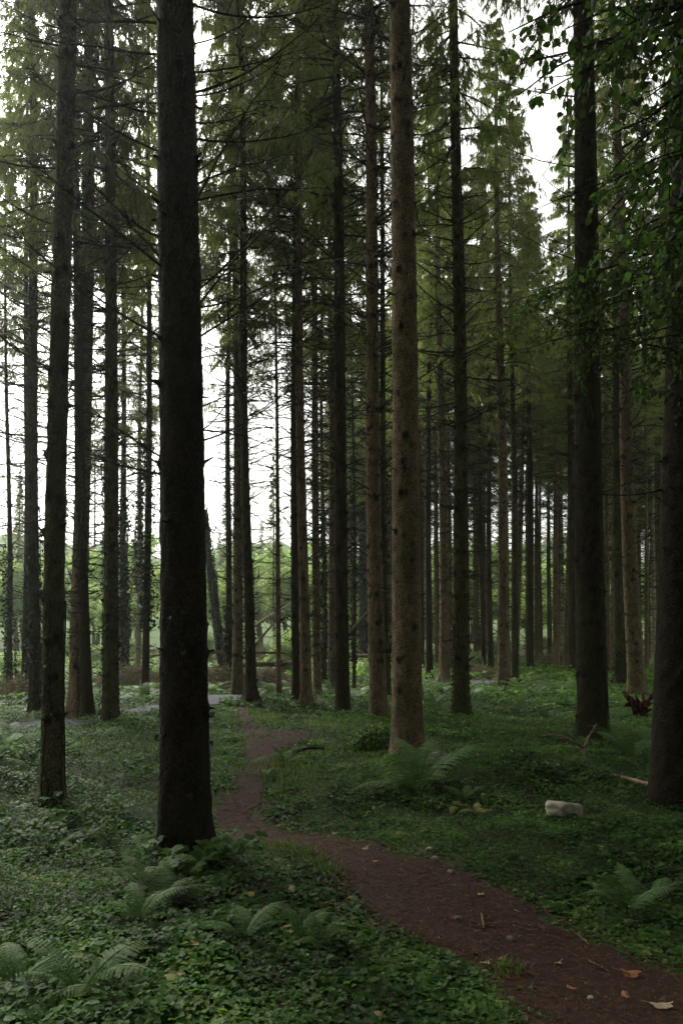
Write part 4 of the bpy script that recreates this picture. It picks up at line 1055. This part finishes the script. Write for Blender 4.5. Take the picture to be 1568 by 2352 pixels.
# ------------------------------------------------------------------ ground cover
h1 = snoise(51, (3.1, 1.7, .9), 4); h2 = snoise(52, (1.3, .6), 4); tn = snoise(53, (2.5, 1.1, .5), 4); bare = snoise(54, (2.2, 1.0, .45), 5)
TREES = np.array([(o.location.x, o.location.y) for o in sc.objects if o.name.startswith('spruce_tree') and 0 < o.location.y < 24 and abs(o.location.x) < 12])
def scatter(y0, y1, dens, rng, margin=1.4, lo=.50):
    A = (y1 - y0) * (2 * lo * y1 + 2 * margin); n = int(A * dens)
    y = rng.uniform(y0, y1, n); x = rng.uniform(-1, 1, n) * (lo * y1 + margin); k_ = np.abs(x) < lo * y + margin
    x, y = x[k_], y[k_]
    ps = path_sd(x, y) + .10 * bare(x * 3, y * 3)
    keep = ps < -.02
    keep |= (rng.random(len(x)) < .03) & (ps < .25)
    if y1 > 10: keep &= track_d(x, y) > .55 + .15 * h2(x * 2, y * 2)
    # bare patches of litter, mostly on the shaded side of the path
    br = bare(x, y) + np.where(x > np.interp(y, pd_, pr_), .0, -.9)
    keep &= (br < 3) | (rng.random(len(x)) < .15)
    return x[keep], y[keep]
def cover_height(x, y):
    left = x < np.interp(y, pd_, pl_)
    h = .055 + .045 * np.clip(h1(x, y) * .5 + .5, 0, 1) + .03 * np.clip(h2(x, y), 0, 2)
    h = h + np.where(left & (y > 6.8) & (y < 17), .17 * np.clip((y - 6.8) / 1.5, 0, 1) * np.clip(.6 + h1(x * .8, y * .8) * .5, 0, 1), 0)
    e = -path_sd(x, y)
    return h * np.clip(.06 + e * .6, .06, 1)
mb = MB(); rng = np.random.default_rng(61)
for (y0, y1, dens, size, tri) in ((1.6, 4.2, 2300, .0245, True), (4.2, 7.5, 1800, .0255, True), (7.5, 12, 1700, .032, False), (12, 19, 800, .043, False), (19, 30, 190, .08, False), (30, 62, 40, .16, False)):
    x, y = scatter(y0, y1, dens, rng); n = len(x); H_ = cover_height(x, y)
    if y1 > 31: H_ = H_ * 3
    z = gz(x, y) + H_ * rng.uniform(.05, 1, n) ** .55
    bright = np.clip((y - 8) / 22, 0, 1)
    ti = np.clip(.36 + .15 * tn(x, y) + rng.normal(0, .15, n) + .18 * bright + .2 * (y > 30), .07, .93); ti = np.where(rng.random(n) < .012, rng.choice([0., 0., .97, 1.], n), ti)  # leaf tint lightened towards the clearing in place of its stronger light
    N = np.stack([rng.normal(0, .32, n), rng.normal(-.08, .32, n), np.ones(n)], 1); a = rng.uniform(0, 6.283, n)
    sz = size * rng.uniform(.6, 1.35, n) * np.clip(1 + .38 * tn(x * .7 + 9, y * .7) + .2 * h2(x * 2.2, y * 2.2), .72, 1.6)
    P = np.stack([x, y, z], 1)
    if tri:
        for off in (-1.25, 0, 1.25):
            D = np.stack([np.cos(a + off), np.sin(a + off), np.zeros(n)], 1)
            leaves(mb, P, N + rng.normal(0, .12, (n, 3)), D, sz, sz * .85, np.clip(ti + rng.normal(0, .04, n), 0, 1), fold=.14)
    else:
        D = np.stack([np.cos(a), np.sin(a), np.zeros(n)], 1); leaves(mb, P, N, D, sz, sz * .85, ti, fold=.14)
tag(link('ground_cover', mb.mesh('ground_cover', M['cover'])), 'low leafy ground cover of ivy, bramble and sorrel', kind='stuff')

# grass
mb = MB(); rng = np.random.default_rng(71)
def tuft(x, y, n, h, spread, t0=.3):
    px = x + rng.normal(0, spread, n); py = y + rng.normal(0, spread, n); z = gz(px, py) + .01
    D = np.stack([rng.normal(0, .45, n), rng.normal(0, .45, n), np.ones(n)], 1); l = h * rng.uniform(.5, 1.2, n)
    add_blades(mb, np.stack([px, py, z], 1), D, rng.normal(0, 1, (n, 3)) * [1, 1, 0.01], l, np.full(n, .0045) + .0006 * y, np.clip(rng.normal(t0, .22, n), 0, 1))
for (px, py, n, h, s) in ((560, 1905, 60, .06, .07), (606, 1930, 90, .07, .07), (648, 1952, 100, .08, .07), (688, 1978, 100, .08, .07), (725, 2002, 80, .07, .07), (752, 2027, 60, .07, .06),
                          (625, 1752, 200, .08, .2), (600, 1700, 120, .06, .2), (650, 1770, 200, .11, .25), (690, 1790, 160, .13, .3), (1165, 2215, 50, .07, .05), (1170, 2205, 40, .07, .05),
                          (600, 1645, 200, .08, .45), (500, 1660, 240, .08, .5), (640, 1665, 200, .08, .5), (770, 1700, 150, .1, .4), (1220, 1690, 240, .14, .5), (1180, 1720, 160, .14, .4), (830, 1620, 200, .12, .6), (1160, 1760, 80, .12, .3), (1420, 1880, 60, .1, .2)):
    x, y = gpt(px, py); tuft(x, y, n, h, s)
tx = rng.uniform(-.5, .5, 700) ; ty = rng.uniform(10, 30, 700); tx = tx * ty
for a_, b_ in zip(tx, ty):
    if path_sd(np.array([a_]), np.array([b_]))[0] > -.1 or track_d(np.array([a_]), np.array([b_]))[0] < 1.05: continue
    tuft(a_, b_, 14, .16, .12, .25)
tag(link('grass', mb.mesh('grass', M['grass'])), 'thin yellow green grass along the path edge', kind='stuff')

# needle litter and chips on the path and between the leaves
mb = MB(); rng = np.random.default_rng(81)
def litter(y0, y1, dens, L, w, onpath=True):
    x, y = scatter_any(y0, y1, dens); n = len(x)
    ps = path_sd(x, y); k_ = ps > -.12 if onpath else ps < -.05
    x, y = x[k_], y[k_]; n = len(x); a = rng.uniform(0, 6.28, n)
    D = np.stack([np.cos(a), np.sin(a), rng.normal(.05, .22, n)], 1)
    P = np.stack([x, y, gz(x, y) + .017 + rng.uniform(0, .012, n)], 1)
    add_blades(mb, P, D, np.stack([-np.sin(a), np.cos(a), rng.normal(0, .3, n)], 1), L * rng.uniform(.4, 1.4, n), w * rng.uniform(.6, 1.4, n), np.clip(rng.beta(2, 2.6, n), 0, 1))
def scatter_any(y0, y1, dens):
    n = int((y1 - y0) * (y1 + 1.6) * dens); y = rng.uniform(y0, y1, n); x = rng.uniform(-1, 1, n) * (.5 * y1 + .8); return x, y
litter(1.6, 4.5, 2600, .035, .0035); litter(4.5, 8, 1400, .045, .005); litter(8, 16, 500, .06, .008)
litter(1.6, 4.5, 260, .03, .004, False); litter(4.5, 9, 160, .05, .006, False)
x, y = scatter_any(1.8, 9, 110); ps = path_sd(x, y); k_ = ps > -.3; x, y = x[k_], y[k_]; n = len(x); a = rng.uniform(0, 6.28, n)
leaves(mb, np.stack([x, y, gz(x, y) + .022], 1), np.stack([rng.normal(0, .3, n), rng.normal(0, .3, n), np.ones(n)], 1), np.stack([np.cos(a), np.sin(a), np.zeros(n)], 1), rng.uniform(.008, .026, n), rng.uniform(.006, .016, n), np.clip(rng.beta(1.5, 1.8, n), 0, 1))
m = 260; x, y = rng.uniform(-2, 5, m), rng.uniform(2, 9, m); k_ = path_sd(x, y) > -.2; x, y = x[k_], y[k_]; m = len(x); a = rng.uniform(0, 6.28, m); L = rng.uniform(.05, .22, m)
P0 = np.stack([x, y, gz(x, y) + .02], 1); D = np.stack([np.cos(a), np.sin(a), rng.normal(0, .06, m)], 1); Q = np.stack([P0, P0 + D * L[:, None] * .5 + rng.normal(0, .006, (m, 3)), P0 + D * L[:, None]], 1); Q[..., 2] = gz(Q[..., 0], Q[..., 1]) + .02
V_, q_ = tubes(Q, np.tile([[.003, .0025, .0015]], (m, 1)), 4); mb.add(V_, q_, np.repeat(rng.uniform(.3, 1, m), 12))
tag(link('litter', mb.mesh('litter', M['litter'])), 'brown needles and chips scattered over the path', kind='stuff')

# ------------------------------------------------------------------ broadleaf boughs at upper right
def leafy_tree(name, base, height, boughs, leaf, seed, label, nt, dense, twl=(.3, .7)):
    rng = np.random.default_rng(seed); bx, by = base; O = np.array([bx, by, g1(bx, by)])
    root = link(name, None, loc=O); tag(root, label, 'tree')
    K = 10; t = np.linspace(0, 1, K); P = np.stack([.12 * np.sin(t * 2.2), .1 * np.sin(t * 3), t * height - .1], 1)
    mb = MB(); mb.add(*tubes(P[None], (.075 * (1 - t) + .015)[None], 12)); link('trunk', mb.mesh('trunk', M['bark_dark'], True), root)
    fo = MB()
    for (hz, tip) in boughs:
        s0 = np.array([.12 * math.sin(hz / height * 2.2), 0, hz]); e = np.array(tip) - O; K = 9; t = np.linspace(0, 1, K)[:, None]
        ctrl = (s0 + e) / 2 + [0, 0, .45]; B = s0 * (1 - t) ** 2 + ctrl * 2 * t * (1 - t) + e * t * t + rng.normal(0, .015, (K, 3))
        bm_ = MB(); bm_.add(*tubes(B[None], (.017 * (1 - t[:, 0]) + .003)[None], 6))
        u = rng.uniform(.2, 1, (1, nt)); p, tan = along(B[None], u); p, tan = p[0], tan[0]
        d = norm(tan * .6 + rng.normal(0, .5, (nt, 3)) + [0, 0, -.35]); L = rng.uniform(*twl, (nt, 1)) * (1.2 - .5 * u.T)
        Q = np.stack([p, p + d * L * .4 + [0, 0, -.02], p + d * L * .75 + np.array([0, 0, -.10]) * L, p + d * L + np.array([0, 0, -.28]) * L], 1)
        bm_.add(*tubes(Q, np.tile([[.0035, .0028, .002, .0012]], (nt, 1)), 4))
        link('bough', bm_.mesh('bough', M['twig'], True), root)
        nl = dense; u = np.tile(np.linspace(.1, 1, nl)[None], (nt, 1)) + rng.normal(0, .02, (nt, nl)); u = np.clip(u, 0, 1); q, tq = along(Q, u)
        q = q.reshape(-1, 3); tq = tq.reshape(-1, 3); n = len(q)
        dd = norm(tq * .3 + rng.normal(0, .55, (n, 3)) + [0, 0, -.75]); N = norm(rng.normal(0, 1, (n, 3)) * [1, 1, .6] + [0, 0, .4]); L = leaf * rng.uniform(.6, 1.25, n)
        leaves(fo, q + dd * .012, N, dd, L, L * rng.uniform(.6, .85, n), np.clip(rng.normal(.45, .25, n), 0, 1), fold=.1)
    link('foliage', fo.mesh('foliage', M['hazel']), root)
    return root
rng = random.Random(91); bo = []
for px, py, d in ((1165, 60, 4.2), (1200, 150, 4.0), (1180, 215, 4.3), (1290, 60, 3.9), (1300, 200, 3.8), (1370, 120, 3.7), (1400, 300, 3.7), (1440, 60, 3.6), (1480, 220, 3.6), (1520, 380, 3.6),
                  (1430, 420, 3.8), (1550, 120, 3.4), (1560, 300, 3.5), (1390, 10, 3.9), (1460, 520, 3.9), (1540, 520, 3.8), (1330, -60, 4.0), (1500, -40, 3.8), (1240, 0, 4.1), (1500, 620, 4.0), (1420, 200, 4.3), (1500, 120, 4.4), (1470, 320, 4.3), (1560, 220, 4.2), (1560, 480, 4.2), (1380, 500, 4.4), (1450, 640, 4.5), (1560, 660, 4.3), (1400, 380, 4.5)):
    tip = at(px, py, d); bo.append((min(tip[2] + rng.uniform(-.3, .5), 5.6), tip))
leafy_tree('hazel_tree', (2.55, 3.9), 6.2, bo, .046, 5, 'hazel whose large hanging leaves fill the upper corner', 15, 11, (.22, .5))
bo = []
for px, py, d in ((1165, 700, 8.6), (1240, 660, 8.4), (1210, 800, 8.3), (1300, 640, 8.2), (1330, 720, 8.0), (1290, 830, 8.1), (1400, 650, 7.8), (1420, 740, 7.8), (1380, 800, 8.0), (1480, 700, 7.6), (1500, 620, 7.6), (1250, 740, 8.4), (1540, 560, 7.4), (1450, 560, 7.8), (1340, 600, 8.3), (1500, 820, 7.6), (1440, 880, 7.9), (1530, 900, 7.5), (1560, 760, 7.4), (1400, 500, 8.2), (1190, 750, 8.7)):
    tip = at(px, py, d); bo.append((min(tip[2] + rng.uniform(-.5, .3), 6.6), tip))
leafy_tree('beech_tree', (5.0, 7.4), 7.4, bo, .055, 6, 'beech reaching small leaved sprays across the stout spruce', 24, 12, (.25, .6))

# unseen broadleaf copies added outside the picture to keep near floor and stems in shade
src = [o for o in sc.objects if o.name.startswith(('beech_tree', 'hazel_tree'))]
for j, (x, y, a) in enumerate(((6.4, 3.2, 1.2), (5.2, -.6, 2.4), (2.4, -3.0, 3.9), (-1.2, -3.4, .4), (-4.4, -2.2, 5.0), (7.6, 6.4, 2.9), (3.4, 1.0, 5.7))):
    r0 = src[j % 2]; r1 = r0.copy(); sc.collection.objects.link(r1); r1.location = (x, y, g1(x, y)); r1.rotation_euler = (0, 0, a)
    tag(r1, 'unseen broadleaf tree added outside the picture for its shade', 'tree', 'added shade trees round the viewpoint')
    for ch in list(r0.children):
        c = ch.copy(); sc.collection.objects.link(c); c.parent = r1

# ------------------------------------------------------------------ haze
import bmesh
def haze():
    m = bpy.data.materials.new('pale_haze'); m.use_nodes = True; n = m.node_tree.nodes; n.remove(n['Principled BSDF'])
    v = n.new('ShaderNodeVolumePrincipled'); v.inputs['Density'].default_value = .0005; v.inputs['Color'].default_value = (.93, 1, .95, 1); v.inputs['Anisotropy'].default_value = .72
    m.node_tree.links.new(v.outputs[0], n['Material Output'].inputs['Volume'])
    bm = bmesh.new(); bmesh.ops.create_cube(bm, size=1); me = bpy.data.meshes.new('haze')
    for v_ in bm.verts: v_.co = (v_.co.x * 1500, v_.co.y * 1500, v_.co.z * 56 + 26)
    bm.to_mesh(me); bm.free(); me.materials.append(m)
    tag(link('haze', me), 'pale bright haze hanging in the clearing', kind='stuff')
USE_HAZE = True
if USE_HAZE: haze()
